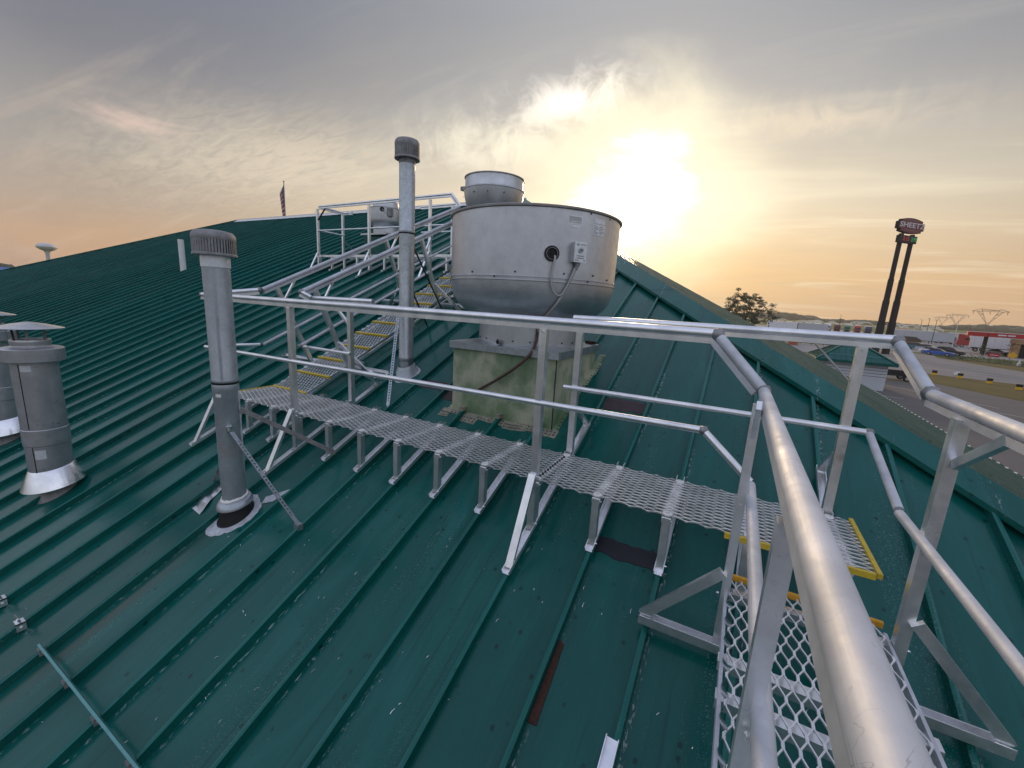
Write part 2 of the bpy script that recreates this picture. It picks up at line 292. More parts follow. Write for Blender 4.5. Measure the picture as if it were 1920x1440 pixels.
# ------------------------------------------------------------------ builders
OFF = {}
def empty(name, loc, label, cat, group=None):
    o = bpy.data.objects.new(name, None); COL.objects.link(o); o.location = loc; o.empty_display_size = .1
    OFF[o.name] = Vector(loc); o['label'] = label; o['category'] = cat
    if group: o['group'] = group
    return o
def tag(o, label=None, cat=None, group=None, kind=None):
    if label: o['label'] = label
    if cat: o['category'] = cat
    if group: o['group'] = group
    if kind: o['kind'] = kind
    return o
class G:
    def __init__(s): s.v = []; s.f = []
    def add(s, vs, fs):
        n = len(s.v); s.v += [tuple(v) for v in vs]; s.f += [tuple(i + n for i in f) for f in fs]; return s
    def hexa(s, p):                       # p: 8 points, bottom 4 then top 4
        return s.add(p, [(3, 2, 1, 0), (4, 5, 6, 7), (0, 1, 5, 4), (1, 2, 6, 5), (2, 3, 7, 6), (3, 0, 4, 7)])
    def box(s, x0, x1, y0, y1, z0, z1):
        return s.hexa([(x0, y0, z0), (x1, y0, z0), (x1, y1, z0), (x0, y1, z0), (x0, y0, z1), (x1, y0, z1), (x1, y1, z1), (x0, y1, z1)])
    def beam(s, a, c, w, h, upv=(0, 0, 1)):
        a = Vector(a); c = Vector(c); d = (c - a).normalized(); u = Vector(upv); sd = d.cross(u)
        if sd.length < 1e-4: sd = d.cross(Vector((0, 1, 0)))
        sd.normalize(); u = sd.cross(d); sd *= w / 2; u *= h / 2
        return s.hexa([a - sd - u, a + sd - u, c + sd - u, c - sd - u, a - sd + u, a + sd + u, c + sd + u, c - sd + u])
    def channel(s, a, c, w, h, t=.004, upv=(0, 0, 1)):   # U profile open to +up
        a = Vector(a); c = Vector(c); d = (c - a).normalized(); sd = d.cross(Vector(upv)).normalized(); u = sd.cross(d)
        s.beam(a, c, w, t, u)
        for q in (-1, 1): s.beam(a + sd * q * (w - t) / 2 + u * (h / 2), c + sd * q * (w - t) / 2 + u * (h / 2), t, h - t, u)
        return s
    def tube(s, a, c, r, n=14, r2=None, caps=True):
        a = Vector(a); c = Vector(c); d = (c - a).normalized(); e = d.orthogonal().normalized(); g = d.cross(e); r2 = r if r2 is None else r2
        vs = [a + (e * math.cos(t) + g * math.sin(t)) * r for t in [2 * math.pi * i / n for i in range(n)]]
        vs += [c + (e * math.cos(t) + g * math.sin(t)) * r2 for t in [2 * math.pi * i / n for i in range(n)]]
        fs = [(i, (i + 1) % n, n + (i + 1) % n, n + i) for i in range(n)]
        if caps: fs += [tuple(range(n - 1, -1, -1)), tuple(range(n, 2 * n))]
        return s.add(vs, fs)
    def path(s, pts, r, n=10):
        pts = [Vector(p) for p in pts]; rings = []
        prev = None
        for i, p in enumerate(pts):
            d = (pts[min(i + 1, len(pts) - 1)] - pts[max(i - 1, 0)]).normalized()
            if prev is None: e = d.orthogonal().normalized()
            else: e = (prev - d * prev.dot(d)).normalized()
            prev = e; g = d.cross(e)
            rings.append([p + (e * math.cos(t) + g * math.sin(t)) * r for t in [2 * math.pi * k / n for k in range(n)]])
        vs = [v for rg in rings for v in rg]; fs = []
        for i in range(len(pts) - 1):
            for k in range(n): fs.append((i * n + k, i * n + (k + 1) % n, (i + 1) * n + (k + 1) % n, (i + 1) * n + k))
        fs += [tuple(range(n - 1, -1, -1)), tuple(range((len(pts) - 1) * n, len(pts) * n))]
        return s.add(vs, fs)
    def lathe(s, cx, cy, prof, n=48, capb=False, capt=False, tilt=None):
        vs = []
        for r, z in prof:
            for i in range(n):
                t = 2 * math.pi * i / n; x = cx + r * math.cos(t); y = cy + r * math.sin(t)
                vs.append((x, y, z if tilt is None else tilt(x, y, z)))
        fs = [(j * n + i, j * n + (i + 1) % n, (j + 1) * n + (i + 1) % n, (j + 1) * n + i) for j in range(len(prof) - 1) for i in range(n)]
        if capb: fs.append(tuple(range(n - 1, -1, -1)))
        if capt: fs.append(tuple(range((len(prof) - 1) * n, len(prof) * n)))
        return s.add(vs, fs)
    def prism(s, poly, off):
        off = Vector(off); n = len(poly); p = [Vector(q) for q in poly]
        return s.add(p + [q + off for q in p], [tuple(range(n - 1, -1, -1)), tuple(range(n, 2 * n))] + [(i, (i + 1) % n, n + (i + 1) % n, n + i) for i in range(n)])
    def mesh(s, name, mt, off=Vector((0, 0, 0)), smooth=False):
        me = bpy.data.meshes.new(name); me.from_pydata([(v[0] - off[0], v[1] - off[1], v[2] - off[2]) for v in s.v], [], s.f); me.update()
        me.materials.append(mt)
        if smooth:
            me.shade_smooth(); me.set_sharp_from_angle(angle=rad(38))
        return me
    def build(s, name, mt, parent=None, smooth=False, base=None):
        off = OFF[parent.name] if parent else Vector(base or (0, 0, 0))
        o = bpy.data.objects.new(name, s.mesh(name, mt, off, smooth)); COL.objects.link(o); OFF[o.name] = off
        if parent: o.parent = parent
        else: o.location = off
        return o
def solo(g, name, mt, label, cat, base=None, group=None, smooth=False, kind=None):
    if base is None and kind is None:
        n = len(g.v); base = (sum(v[0] for v in g.v) / n, sum(v[1] for v in g.v) / n, min(v[2] for v in g.v))
    return tag(g.build(name, mt, None, smooth, base), label, cat, group, kind)
def kids(o): return [c for c in o.children]
def dup(root, loc, label=None, group=None, rotz=0.0):
    r = root.copy(); COL.objects.link(r); r.location = loc; r.rotation_euler = (0, 0, rotz)
    if label: r['label'] = label
    if group: r['group'] = group
    for ch in list(root.children):
        q = ch.copy(); COL.objects.link(q); q.parent = r
        for g2 in list(ch.children):
            d = g2.copy(); COL.objects.link(d); d.parent = q
    return r

# ------------------------------------------------------------------ dimensions (metres); deck top of the main walkway is z = 0
S = .406; X0 = -.2163; DY = 2.3297; DW = .558; T = .45538; ZF = .3206
SL = math.atan(T)
def seam_z(y): return -ZF + T * (y - DY)
def pan_z(y): return seam_z(y) - .056
RN = Vector((0, -math.sin(SL), math.cos(SL)))          # roof normal
YE = -2.15; YR = 12.6; XRR = -6.63; XRL = -23.0; HK = .888; HC = 4.51; HL = .86
ZG = -5.0
def hip_r(y): return HC - HK * y
def hip_l(y): return XRL - HL * (YR - y)
T2 = T / HK; B2 = .896
def p2z(x): return B2 - T2 * x
XE = 6.40
YB = 2 * YR - YE
def clip(poly, fn):                                     # keep fn(p) >= 0
    out = []
    for i, p in enumerate(poly):
        q = poly[(i + 1) % len(poly)]; a, c2 = fn(p), fn(q)
        if a >= 0: out.append(p)
        if (a >= 0) != (c2 >= 0):
            t = a / (a - c2); out.append((p[0] + t * (q[0] - p[0]), p[1] + t * (q[1] - p[1])))
    return out

# ------------------------------------------------------------------ ground and far setting
def sheet(name, poly, z, mt):
    g = G(); g.add([(x, y, z) for x, y in poly], [tuple(range(len(poly)))]); return tag(g.build(name, mt), kind='structure')
R = 4200
sheet('ground', [(-R, -R), (R, -R), (R, R), (-R, R)], ZG - .012, M['field'])
sheet('bright_field', [(-40, 420), (330, 420), (430, 640), (-60, 640)], ZG - .008, M['field2'])
sheet('far_field', [(-200, 760), (700, 700), (820, 1000), (-220, 1000)], ZG - .008, M['field2'])
sheet('bare_field', [(330, 690), (470, 660), (560, 820), (380, 860)], ZG - .004, M['soil'])
sheet('truck_yard', [(2, 128), (26, 126), (200, 108), (260, 240), (60, 330), (2, 330)], ZG - .004, M['concrete'])
sheet('lawn', [(-90, -40), (90, -40), (90, 108), (45, 108), (22, 118), (-90, 118)], ZG - .008, M['grass'])
sheet('parking_lot', [(-60, -25), (52, -25), (40, 20), (22.6, 52.6), (18.9, 61), (21, 71.5), (24, 112), (2, 118), (2, 64), (-60, 64)], ZG - .004, M['asphalt'])
sheet('road', [(15, 73), (21.3, 72.3), (25.0, 70.6), (28.9, 69.2), (60, 55), (95, 38), (95, 58), (62, 76), (42.3, 91), (36, 102), (34, 110), (36, 118), (26, 126), (8, 126), (14, 100)], ZG, M['road'])
sheet('grass_verge', [(38.0, 91.5), (35.6, 102), (35.0, 108.5), (38.8, 108.0), (43.3, 104.0), (70, 84), (95, 62), (62, 73.5), (42.3, 87.5)], ZG + .004, M['grass'])
sheet('planting_bed', [(34.5, 111), (37.5, 112), (40.5, 110.5), (43.2, 107.3), (52, 99.5), (51, 98), (43.3, 104.2), (38.9, 108.2), (35.2, 108.8)], ZG + .008, M['mulch'])
sheet('grass_island', [(19.2, 61.2), (20.2, 66.6), (21.6, 70.4), (24.6, 69.6), (28.9, 68.0), (58, 55), (90, 38), (90, 20), (45, 25), (30, 41), (22.8, 53.2)], ZG + .004, M['grass'])
for i, (a, c2, w) in enumerate([((9.5, 47.0), (12.6, 45.2), .12), ((12.8, 53.6), (17.4, 50.6), .12), ((14.6, 51.6), (18.6, 46.4), .12), ((15.6, 45.4), (19.6, 42.3), .12), ((16.0, 41.0), (20.8, 38.0), .12), ((17.4, 36.0), (22.0, 33.4), .12),
                                 ((20.0, 83), (31, 79.5), .2), ((22, 93), (33.5, 84), .2), ((23.5, 97), (30, 93), .2), ((25.4, 77.5), (60, 62), .15), ((17.2, 78), (24, 97), .15)]):
    d = Vector((c2[0] - a[0], c2[1] - a[1], 0)).normalized(); s_ = Vector((-d.y, d.x, 0)) * w / 2; a = Vector((*a, ZG + .008)); c2 = Vector((*c2, ZG + .008))
    g = G(); g.add([a - s_, c2 - s_, c2 + s_, a + s_], [(0, 1, 2, 3)]); tag(g.build('road_marking', M['paintline']), kind='structure')
# wooded ridge on the horizon
random.seed(11)
ICO = bpy.data.meshes.new('tmp'); import bmesh
bmx = bmesh.new(); bmesh.ops.create_icosphere(bmx, subdivisions=2, radius=1); ICV = [v.co.copy() for v in bmx.verts]; bmx.verts.index_update(); ICF = [tuple(v.index for v in f.verts) for f in bmx.faces]; bmx.free()
def blob(g, c2, rx, ry, rz, rough=.35):
    sd = Vector((random.random() * 50, random.random() * 50, random.random() * 50)); vs = []
    for v in ICV:
        k = 1 + rough * noise.noise(v * 1.9 + sd) + rough * .6 * noise.noise(v * 4.5 + sd); vs.append((c2[0] + v.x * rx * k, c2[1] + v.y * ry * k, c2[2] + v.z * rz * k))
    g.add(vs, ICF)
g = G()
for i in range(620):
    az = rad(random.uniform(-6, 34)); d = random.uniform(1120, 1300); h = random.uniform(4, 8) + 1.8 * math.sin(az * 40) + 1.8 * math.sin(az * 17 + 1) + (4 if rad(3.6) < az < rad(7) else 0) + max(0, math.degrees(az) - 20) * .35
    blob(g, (math.sin(az) * d, math.cos(az) * d, ZG + h * .45), random.uniform(9, 20), random.uniform(9, 16), h * .75)
for i in range(160):
    az = rad(random.uniform(-92, -68)); d = random.uniform(620, 760); blob(g, (math.sin(az) * d, math.cos(az) * d, ZG + 5), random.uniform(8, 14), random.uniform(8, 14), random.uniform(6, 10))
tag(g.build('distant_wood', M['wood'], None, True), 'hazy line of distant trees along the horizon', 'wood', kind='stuff')
# irrigation sprays in the field
g = G(); random.seed(5)
for i in range(26):
    az = rad(random.uniform(3.5, 16)); d = random.uniform(520, 760); c0 = Vector((math.sin(az) * d, math.cos(az) * d, ZG)); L = random.uniform(6, 16); sg = random.choice((-1, 1)); H = random.uniform(2.0, 4.4)
    rtv = Vector((math.cos(az), -math.sin(az), 0)) * sg; pts = []
    n = 9
    up_, lo_ = [], []
    for k in range(n):
        t = k / (n - 1); z = 1 + 4 * H * t * (1 - t * .85); p = c0 + rtv * L * t; up_.append(p + Vector((0, 0, z))); lo_.append(p + Vector((0, 0, z - .25 - 2.0 * t)))
    vs = up_ + lo_ + [p + Vector((0, .8, 0)) for p in up_] + [p + Vector((0, .8, 0)) for p in lo_]
    fs = []
    for k in range(n - 1): fs += [(k, k + 1, n + k + 1, n + k), (2 * n + k + 1, 2 * n + k, 3 * n + k, 3 * n + k + 1), (k, 2 * n + k, 2 * n + k + 1, k + 1)]
    g.add(vs, fs)
tag(g.build('irrigation_spray', M['spray']), 'pale mist of water sprays over the green field', 'spray', kind='stuff')

# ------------------------------------------------------------------ the building whose roof we stand on
bld = empty('restaurant_building', (-14.0, YR, ZG), 'large building with a green standing seam metal hip roof', 'building')
random.seed(3)
k = -16
while True:
    x1 = X0 - (k + 1) * S; x2 = x1 + S
    if x2 < hip_l(YE): break
    poly = [(x1, YE), (x2, YE), (x2, YR), (x1, YR)]
    poly = clip(poly, lambda p: hip_r(p[1]) - p[0]); poly = clip(poly, lambda p: p[0] - hip_l(p[1]))
    if len(poly) >= 3:
        ys = sorted({round(YE + (YR - YE) * i / 6, 4) for i in range(1, 6)})
        g = G(); nf0 = 1; g.add([(x, y, pan_z(y)) for x, y in poly], [tuple(range(len(poly)))])
        ytop = min(YR, (HC - x1) / HK, YR + (x1 - XRL) / HL if x1 < XRL else YR)
        if ytop > YE + .05:
            hb, ht, hh = .0165, .0125, .054
            def pr(y, jx=0): return [(x1 - hb, y, pan_z(y) - .002), (x1 + hb, y, pan_z(y) - .002), (x1 + hb * .8 + jx, y, pan_z(y) + hh * .7), (x1 + ht + jx, y, pan_z(y) + hh - .003), (x1 + jx, y, pan_z(y) + hh + .002), (x1 - ht + jx, y, pan_z(y) + hh - .003), (x1 - hb * .8 + jx, y, pan_z(y) + hh * .7)]
            nseg = 12; vs = []
            for i in range(nseg + 1): vs += pr(YE + (ytop - YE) * i / nseg, random.uniform(-.0012, .0012))
            fs = [(i * 7 + j, i * 7 + (j + 1) % 7, (i + 1) * 7 + (j + 1) % 7, (i + 1) * 7 + j) for i in range(nseg) for j in range(7)] + [(6, 5, 4, 3, 2, 1, 0)]
            g.add(vs, fs)
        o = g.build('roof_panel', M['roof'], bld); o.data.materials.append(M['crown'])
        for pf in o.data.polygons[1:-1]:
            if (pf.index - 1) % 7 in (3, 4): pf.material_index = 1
    k += 1
# the slope on the far side of the right hip
ends = G(); y = YE
while y < YB:
    y2 = min(y + S, YB)
    def hx(yy): return hip_r(yy) if yy <= YR else XRR + HK * (yy - YR)
    a1, a2 = hx(y), hx(y2)
    g = G(); g.add([(a1, y, p2z(a1)), (XE, y, p2z(XE)), (XE, y2, p2z(XE)), (a2, y2, p2z(a2))], [(0, 1, 2, 3)])
    if XE - a1 > .1:
        g.hexa([(a1, y - .020, p2z(a1) - .002), (XE, y - .020, p2z(XE) - .002), (XE, y + .020, p2z(XE) - .002), (a1, y + .020, p2z(a1) - .002),
                (a1, y - .015, p2z(a1) + .058), (XE, y - .015, p2z(XE) + .058), (XE, y + .015, p2z(XE) + .058), (a1, y + .015, p2z(a1) + .058)])
        ends.box(XE - .03, XE + .035, y - .028, y + .028, p2z(XE) - .02, p2z(XE) + .072)
    o = g.build('roof_panel', M['roof'], bld); o.data.materials.append(M['seam_sheen'])
    for pf in o.data.polygons[1:]: pf.material_index = 0 if pf.index == 2 else 1  # painted sheen on the seam sides, plain roof green on top
    y += S
ends.box(XE - .01, XE + .03, YE, YB, p2z(XE) - .05, p2z(XE) + .012); tag(ends.build('seam_end_cap', M['white'], bld), kind='stuff')
zE = pan_z(YE); zR = pan_z(YR); XLE = hip_l(YE)
g = G(); g.add([(XRR, YR, zR), (XRL, YR, zR), (XLE, YB, zE), (XE, YB, zE), (XLE, YE, zE)], [(0, 1, 2, 3), (1, 4, 2)])
g.build('rear_roof_slope', M['roof'], bld)
# flashings
def hipcap(x0f, y0, x1f, y1, n=9):
    g = G()
    for i in range(n):
        ya = y0 + (y1 - y0) * i / n; yb = y0 + (y1 - y0) * (i + 1) / n
        lift = .003 if i % 2 else 0.0
        za = seam_z(ya) + lift; zb = seam_z(yb) + lift
        xa, xb = HC - HK * ya, HC - HK * yb
        la = Vector((4.461 - .928 * ya - .015, ya - .02, za + .008)); lb = Vector((4.461 - .928 * yb - .015, yb - .02, zb + .008))
        aa = Vector((xa, ya, za + .034)); ab = Vector((xb, yb, zb + .034)); ra = Vector((xa + .075, ya, za + .026 - .075 * T2)); rb = Vector((xb + .075, yb, zb + .026 - .075 * T2))
        dn = Vector((-.004, 0, -.028)); t = Vector((0, 0, .006))
        g.add([la + dn, lb + dn, la, lb, aa, ab, ra, rb], [(0, 1, 3, 2), (2, 3, 5, 4), (4, 5, 7, 6)])
        g.add([la + dn - t, lb + dn - t, la - t, lb - t, aa - t, ab - t, ra - t, rb - t], [(2, 3, 1, 0), (4, 5, 3, 2), (6, 7, 5, 4)])
        # seam ends closed against the pans
        g.add([Vector((la.x, la.y, pan_z(la.y) - .01)) + Vector((.035, .03, 0)), Vector((lb.x, lb.y, pan_z(lb.y) - .01)) + Vector((.035, .03, 0)), lb + Vector((.035, .03, 0)), la + Vector((.035, .03, 0))], [(0, 1, 2, 3)])
    return g
hipcap(0, YE, 0, YR).build('hip_flashing', M['flash'], bld)
g = G()
for i in range(34):
    yy = YE + (YR - YE) * (i + .5) / 34; xx = 4.461 - .928 * yy + .004; z = seam_z(yy) + .016
    g.lathe(xx, yy, [(.010, z - .004), (.009, z + .003), (.004, z + .006)], 8, False, True)
tag(g.build('flashing_screw', M['dark'], bld), kind='stuff')
g = G(); g.add([(XRL, YR - .20, zR + .05 - .20 * T), (XRR, YR - .20, zR + .05 - .20 * T), (XRL, YR, zR + .09), (XRR, YR, zR + .09), (XRL, YR + .2, zR + .05 - .2 * T), (XRR, YR + .2, zR + .05 - .2 * T)], [(0, 1, 3, 2), (2, 3, 5, 4)])
g.box(XRL, XRR, YR - .022, YR + .022, zR + .075, zR + .115); g.build('ridge_cap', M['white'], bld)
g = G()
for i in range(2):
    y0, y1 = YE, YR
    a = Vector((hip_l(y0), y0, pan_z(y0))); c2 = Vector((hip_l(y1), y1, pan_z(y1))); g.beam(a + Vector((0, 0, .05)), c2 + Vector((0, 0, .05)), .24, .06)
    break
g.build('far_hip_flashing', M['flash'], bld)
# eave gutters and walls
g = G(); g.channel((XLE - .06, YE - .07, zE - .08), (XE + .06, YE - .07, zE - .08), .14, .12, .01); g.channel((XE + .09, YE, zE - .09), (XE + .09, YB, zE - .09), .14, .12, .01); g.build('eave_gutter', M['flash'], bld)
g = G()
for (xa, ya, xb, yb) in [(XLE + .5, YE + .5, XE - .5, YE + .7), (XE - .7, YE + .7, XE - .5, YB - .5), (XLE + .5, YB - .7, XE - .7, YB - .5), (XLE + .5, YE + .7, XLE + .7, YB - .7)]: g.box(xa, xb, ya, yb, ZG, zE - .02)
g.build('wall', M['wall'], bld)

# ------------------------------------------------------------------ pieces shared by the walkways
def grating(g, x0, x1, y0, y1, z, lwd=.1016, swd=.043, along='x', sw=.0065, sh=.006):
    """expanded metal: a lattice of crossing strands, diamonds long in the walking direction"""
    A0, A1, B0, B1 = (x0, x1, y0, y1) if along == 'x' else (y0, y1, x0, x1)
    na = int(round((A1 - A0) / (lwd / 2))); nbb = int(round((B1 - B0) / (swd / 2)))
    da = (A1 - A0) / na; db = (B1 - B0) / nbb
    def pt(i, j, dz=0):
        a = A0 + i * da; c2 = B0 + j * db; return Vector((a, c2, z + dz)) if along == 'x' else Vector((c2, a, z + dz))
    def pair(i, j, sgn):
        # a strand half: a flat tilted strip from node to node with bent ends at the bonds
        p, q = pt(i, j), pt(i + 1, j + sgn); d = (q - p); u = d.normalized()
        bond = (Vector((1, 0, 0)) if along == 'x' else Vector((0, 1, 0))) * da * .16
        a1 = p + bond; b1 = q - bond
        g.beam(a1 - u * .001 + Vector((0, 0, .0012 * sgn)), b1 + u * .001 - Vector((0, 0, .0012 * sgn)), sw, sh)
    for i in range(na):
        for j in range(nbb + 1):
            if (i + j) % 2 == 0:
                if j + 1 <= nbb: pair(i, j, 1)
                if j - 1 >= 0: pair(i, j, -1)
    for i in range(na + 1):
        for j in range(nbb + 1):
            if (i + j) % 2 == 0:
                e = (Vector((1, 0, 0)) if along == 'x' else Vector((0, 1, 0))) * da * .17; p = pt(i, j)
                g.beam(p - e, p + e, sw * 1.9, sh * 1.15)
    return g
RAILR = .0235
def rail(g, a, c, r=RAILR, flange=True):
    a = Vector(a); c = Vector(c); g.tube(a, c, r, 18)
    if flange:
        d = (c - a).normalized(); sd = d.cross(Vector((0, 0, 1))).normalized(); u = sd.cross(d)
        g.beam(a - u * (r + .012), c - u * (r + .012), .034, .028, u)
def knuckle(name, a, c, r, parent):
    g = G(); a = Vector(a); c = Vector(c); d = (c - a).normalized()
    g.tube(a - d * .012, c + d * .012, r * 1.10, 16); g.lathe(a.x, a.y, [(.002, a.z - r * 1.12), (r * 1.1, a.z - r * 1.0), (r * 1.16, a.z), (r * 1.1, a.z + r), (.002, a.z + r * 1.12)], 16)
    return g.build(name, M['dark'], parent, True)
def knob(p, r, parent):                                  # swivel joint
    g = G(); p = Vector(p)
    g.lathe(p.x, p.y, [(.0015, p.z - r * 1.15), (r * .8, p.z - r * .95), (r * 1.15, p.z - r * .3), (r * 1.15, p.z + r * .3), (r * .8, p.z + r * .95), (.0015, p.z + r * 1.15)], 18)
    return g.build('swivel_joint', M['joint'], parent, True)
def part_beam(name, a, c, w, h, mt, parent, upv=(0, 0, 1)): return G().beam(a, c, w, h, upv).build(name, mt, parent)
def post_x(x, y, z0, z1, parent, w=.046):                # square post
    g = G().box(x - w / 2, x + w / 2, y - w / 2, y + w / 2, z0, z1)
    return g.build('post', M['alu'], parent)
BOLT = None
def bolt(p, nrm, parent_part, r=.008, mt=None):
    p = Vector(p); n = Vector(nrm).normalized(); g = G().tube(p, p + n * .007, r, 6).tube(p + n * .006, p + n * .012, r * .5, 6)
    return g.build('bolt', mt or M['shiny'], parent_part)
WASH = None
def washer(x, y, z, parent):
    global WASH
    if WASH is None:
        g = G(); g.lathe(0, 0, [(.011, 0), (.011, .006), (.024, .007), (.027, .004), (.027, 0)], 20); g.lathe(0, 0, [(.001, .004), (.0085, .004), (.0085, .001)], 8)
        WASH = g.mesh('washer', M['white'], smooth=True)
    o = bpy.data.objects.new('washer', WASH); COL.objects.link(o); o.parent = parent; o.location = Vector((x, y, z)) - OFF[parent.name]; OFF[o.name] = Vector((x, y, z)); return o

# ------------------------------------------------------------------ main walkway across the roof
FY = 2.29; BY = 2.928; HR = 1.02; HM = .51
wk = empty('roof_walkway', (-2.0, DY, seam_z(DY)), 'level aluminium mesh walkway with guardrails running across the green roof below the big fan', 'walkway')
XW0, XW1 = -4.722, .70
for (a, c2) in [(XW0, -3.475), (-3.472, -1.036), (-1.033, XW1)]:
    grating(G(), a, c2, DY - .012, DY + DW, -.006).build('grating', M['mesh'], wk)
part_beam('end_trim', (XW0 - .006, DY - .01, -.008), (XW0 - .006, DY + DW, -.008), .012, .022, M['yellow'], wk)
part_beam('end_trim', (XW1 + .008, DY - .03, -.006), (XW1 + .008, DY + DW + .015, -.006), .020, .024, M['yellow'], wk)
part_beam('step_edge', (.075, DY - .028, -.012), (XW1 - .006, DY - .028, -.012), .020, .028, M['yellow'], wk)
for kx in range(-2, 12):
    x = X0 - kx * S
    has_post = kx in (2, 8, 11)
    sup = G()
    # base channel clamped on the seam, front leg and cross bar under the mesh
    sup.channel((x, DY - (.36 if has_post else .062), seam_z(DY - (.36 if has_post else .062)) + .003), (x, DY + DW + .05, seam_z(DY + DW + .05) + .003), .05, .030, .004, RN)
    sup.box(x - .021, x + .021, DY - .024, DY + .018, seam_z(DY) + .004, -.016)
    sup.beam((x, DY - .015, -.0185), (x, DY + DW - .03, -.0185), .052, .012)
    sup.beam((x, DY - .022, -.032), (x, DY + .05, -.032), .050, .026)
    s_ = sup.build('support', M['alux'] if False else M['alu'], wk)
    bolt((x + .021, DY - .005, -.035), (1, 0, 0), s_, .006); bolt((x + .026, DY - .03, seam_z(DY) + .022), (1, 0, 0), s_, .006)
    if kx >= 0 or kx == -1:
        washer(x, DY + .010, -.002, wk)
    if kx < 8: washer(x, DY + DW - .03, -.002, wk)
    g = G().box(x - .025, x + .025, DY + DW - .018, DY + DW + .028, seam_z(DY + DW) + .018, seam_z(DY + DW) + .021)
    for q in (-1, 1): g.box(x + q * .023 - .002, x + q * .023 + .002, DY + DW - .02, DY + DW + .03, seam_z(DY + DW) + .02, .020)
    g.build('clip', M['alu'], wk)
def brace_pair(x, ytop, ztop, yfoot, parent, side=-1):
    part_beam('brace', (x, ytop, ztop), (x, yfoot, seam_z(yfoot) + .02), .048, .034, M['alu'], parent, (0, 0, 1))
for kx in (2, 8, 11):
    x = X0 - kx * S
    p_ = post_x(x, FY, seam_z(FY) + .006, HR - .045, wk)
    g = G(); yf = DY - .36
    g.beam((x, FY - .030, .055), (x, yf + .035, seam_z(yf) + .028), .047, .022, (0, 1, .5)); g.build('brace', M['alu'], wk)
    bolt((x + .024, FY, .03), (1, 0, 0), p_); bolt((x + .024, FY, -.01), (1, 0, 0), p_); bolt((x, FY - .024, HR - .06), (0, -1, 0), p_, .007)
for kx in (2, -2, 8):
    x = X0 - kx * S
    p_ = post_x(x, BY, seam_z(BY) + .004, HR - .045 + (.012 if kx < 8 else .02), wk)
    if kx == -2: p_.data.materials[0] = M['stained']
    g = G(); yb = BY + .37; g.beam((x, BY + .026, .36), (x, yb, seam_z(yb) + .02), .047, .020, (0, -1, .5)); g.build('brace', M['alu'], wk)
    g = G(); g.channel((x, BY - .06, seam_z(BY - .06) + .003), (x, yb + .03, seam_z(yb + .03) + .003), .05, .032, .004, RN); g.build('base_channel', M['alu'], wk)
    bolt((x, BY - .024, HM + .005), (0, -1, 0), p_, .006); bolt((x, BY - .024, HR - .05), (0, -1, 0), p_, .007)
def rails(name, pts, parent, r=RAILR, flange=True, mt=None):
    g = G()
    for a, c2 in zip(pts[:-1], pts[1:]): rail(g, a, c2, r, flange)
    return g.build(name, mt or M['alux'], parent, True)
MR = .0165
XLc = -4.905
tr = rails('top_rail', [(XLc, FY, HR), (-.105, FY, HR + .003)], wk)
G().tube((XLc - .012, FY, HR), (XLc, FY, HR), RAILR * .96, 16).build('end_cap', M['dark'], tr, True)
rails('mid_rail', [(XLc, FY - .012, HM - .03), (-.105, FY - .012, HM + .02)], wk, MR + .002, False)
rails('top_rail', [(-1.085, BY, HR + .01), (.725, BY, HR + .016)], wk)
rails('mid_rail', [(-1.11, BY - .03, HM + .005), (.69, BY - .03, HM + .010)], wk, MR + .002, False)
# short return rails at the foot of the stair
rails('top_rail', [(-4.03, BY, HR + .025), (-3.14, BY, HR + .03)], wk)
rails('mid_rail', [(-4.24, BY - .03, HM + .005), (-3.44, BY - .03, HM + .002)], wk, MR, False)
rails('return_rail', [(XLc + .01, FY + .02, HR + .005), (-4.79, 2.80, 1.095)], wk)
rails('return_rail', [(XLc + .01, FY + .02, HM - .02), (-4.79, 2.78, .485)], wk, MR, False)
part_beam('knee_brace', (-3.70, BY, HR - .03), (-3.48, BY, .80), .020, .030, M['shiny'], wk, (0, 1, 0))
knob((XLc, FY, HR), RAILR * 1.0, wk)

# ------------------------------------------------------------------ stair up the slope on the left
st = empty('roof_stair', (-4.43, 2.88, pan_z(2.88)), 'aluminium mesh stair with yellow tread edges climbing the green roof between handrails', 'stair')
NT_ = 12
tg = grating(G(), -4.715, -4.135, 0, .292, 0, .0992, .0483, 'y', .0058, .006).mesh('tread', M['mesh'])
ng = G().box(-4.722, -4.128, -.016, .008, -.018, .008).mesh('nosing', M['yellow'])
for i in range(NT_):
    y = 2.873 + .3045 * i; z = .1465 * i + (.0 if i else .004)
    o = bpy.data.objects.new('tread', tg); COL.objects.link(o); o.parent = st; o.location = Vector((0, y + .012, z - .002)) - OFF[st.name]; o.rotation_euler = (math.atan(.455), 0, 0)
    o2 = bpy.data.objects.new('nosing', ng); COL.objects.link(o2); o2.parent = o; o2.location = (0, -.012, 0.006)
for x in (-4.70, -4.15):
    g = G()
    for i in range(NT_):
        y = 2.873 + .3045 * i; z = .1465 * i; g.beam((x, y + .02, z - .018), (x, y + .285, z - .018 + .265 * .455), .02, .03)
    g.beam((x, 2.80, seam_z(2.80) + .02), (x, 6.55, seam_z(6.55) + .02), .03, .03); g.build('stringer', M['alu'], st)
for i in (2, 5, 8):
    y = 2.873 + .3045 * i + .1; g = G(); g.beam((-4.10, y, .1465 * i - .02), (-4.02, y, .1465 * i - .02), .05, .03); g.build('tread_bracket', M['alu'], st)
LR = [(-4.78, 2.84, 1.10), (-4.78, 6.50, 2.752)]; RRl = [(-4.10, 2.855, 1.105), (-4.10, 6.50, 2.760)]
rails('handrail', LR, st, mt=M['aluy']); rails('handrail', RRl, st, mt=M['aluy'])
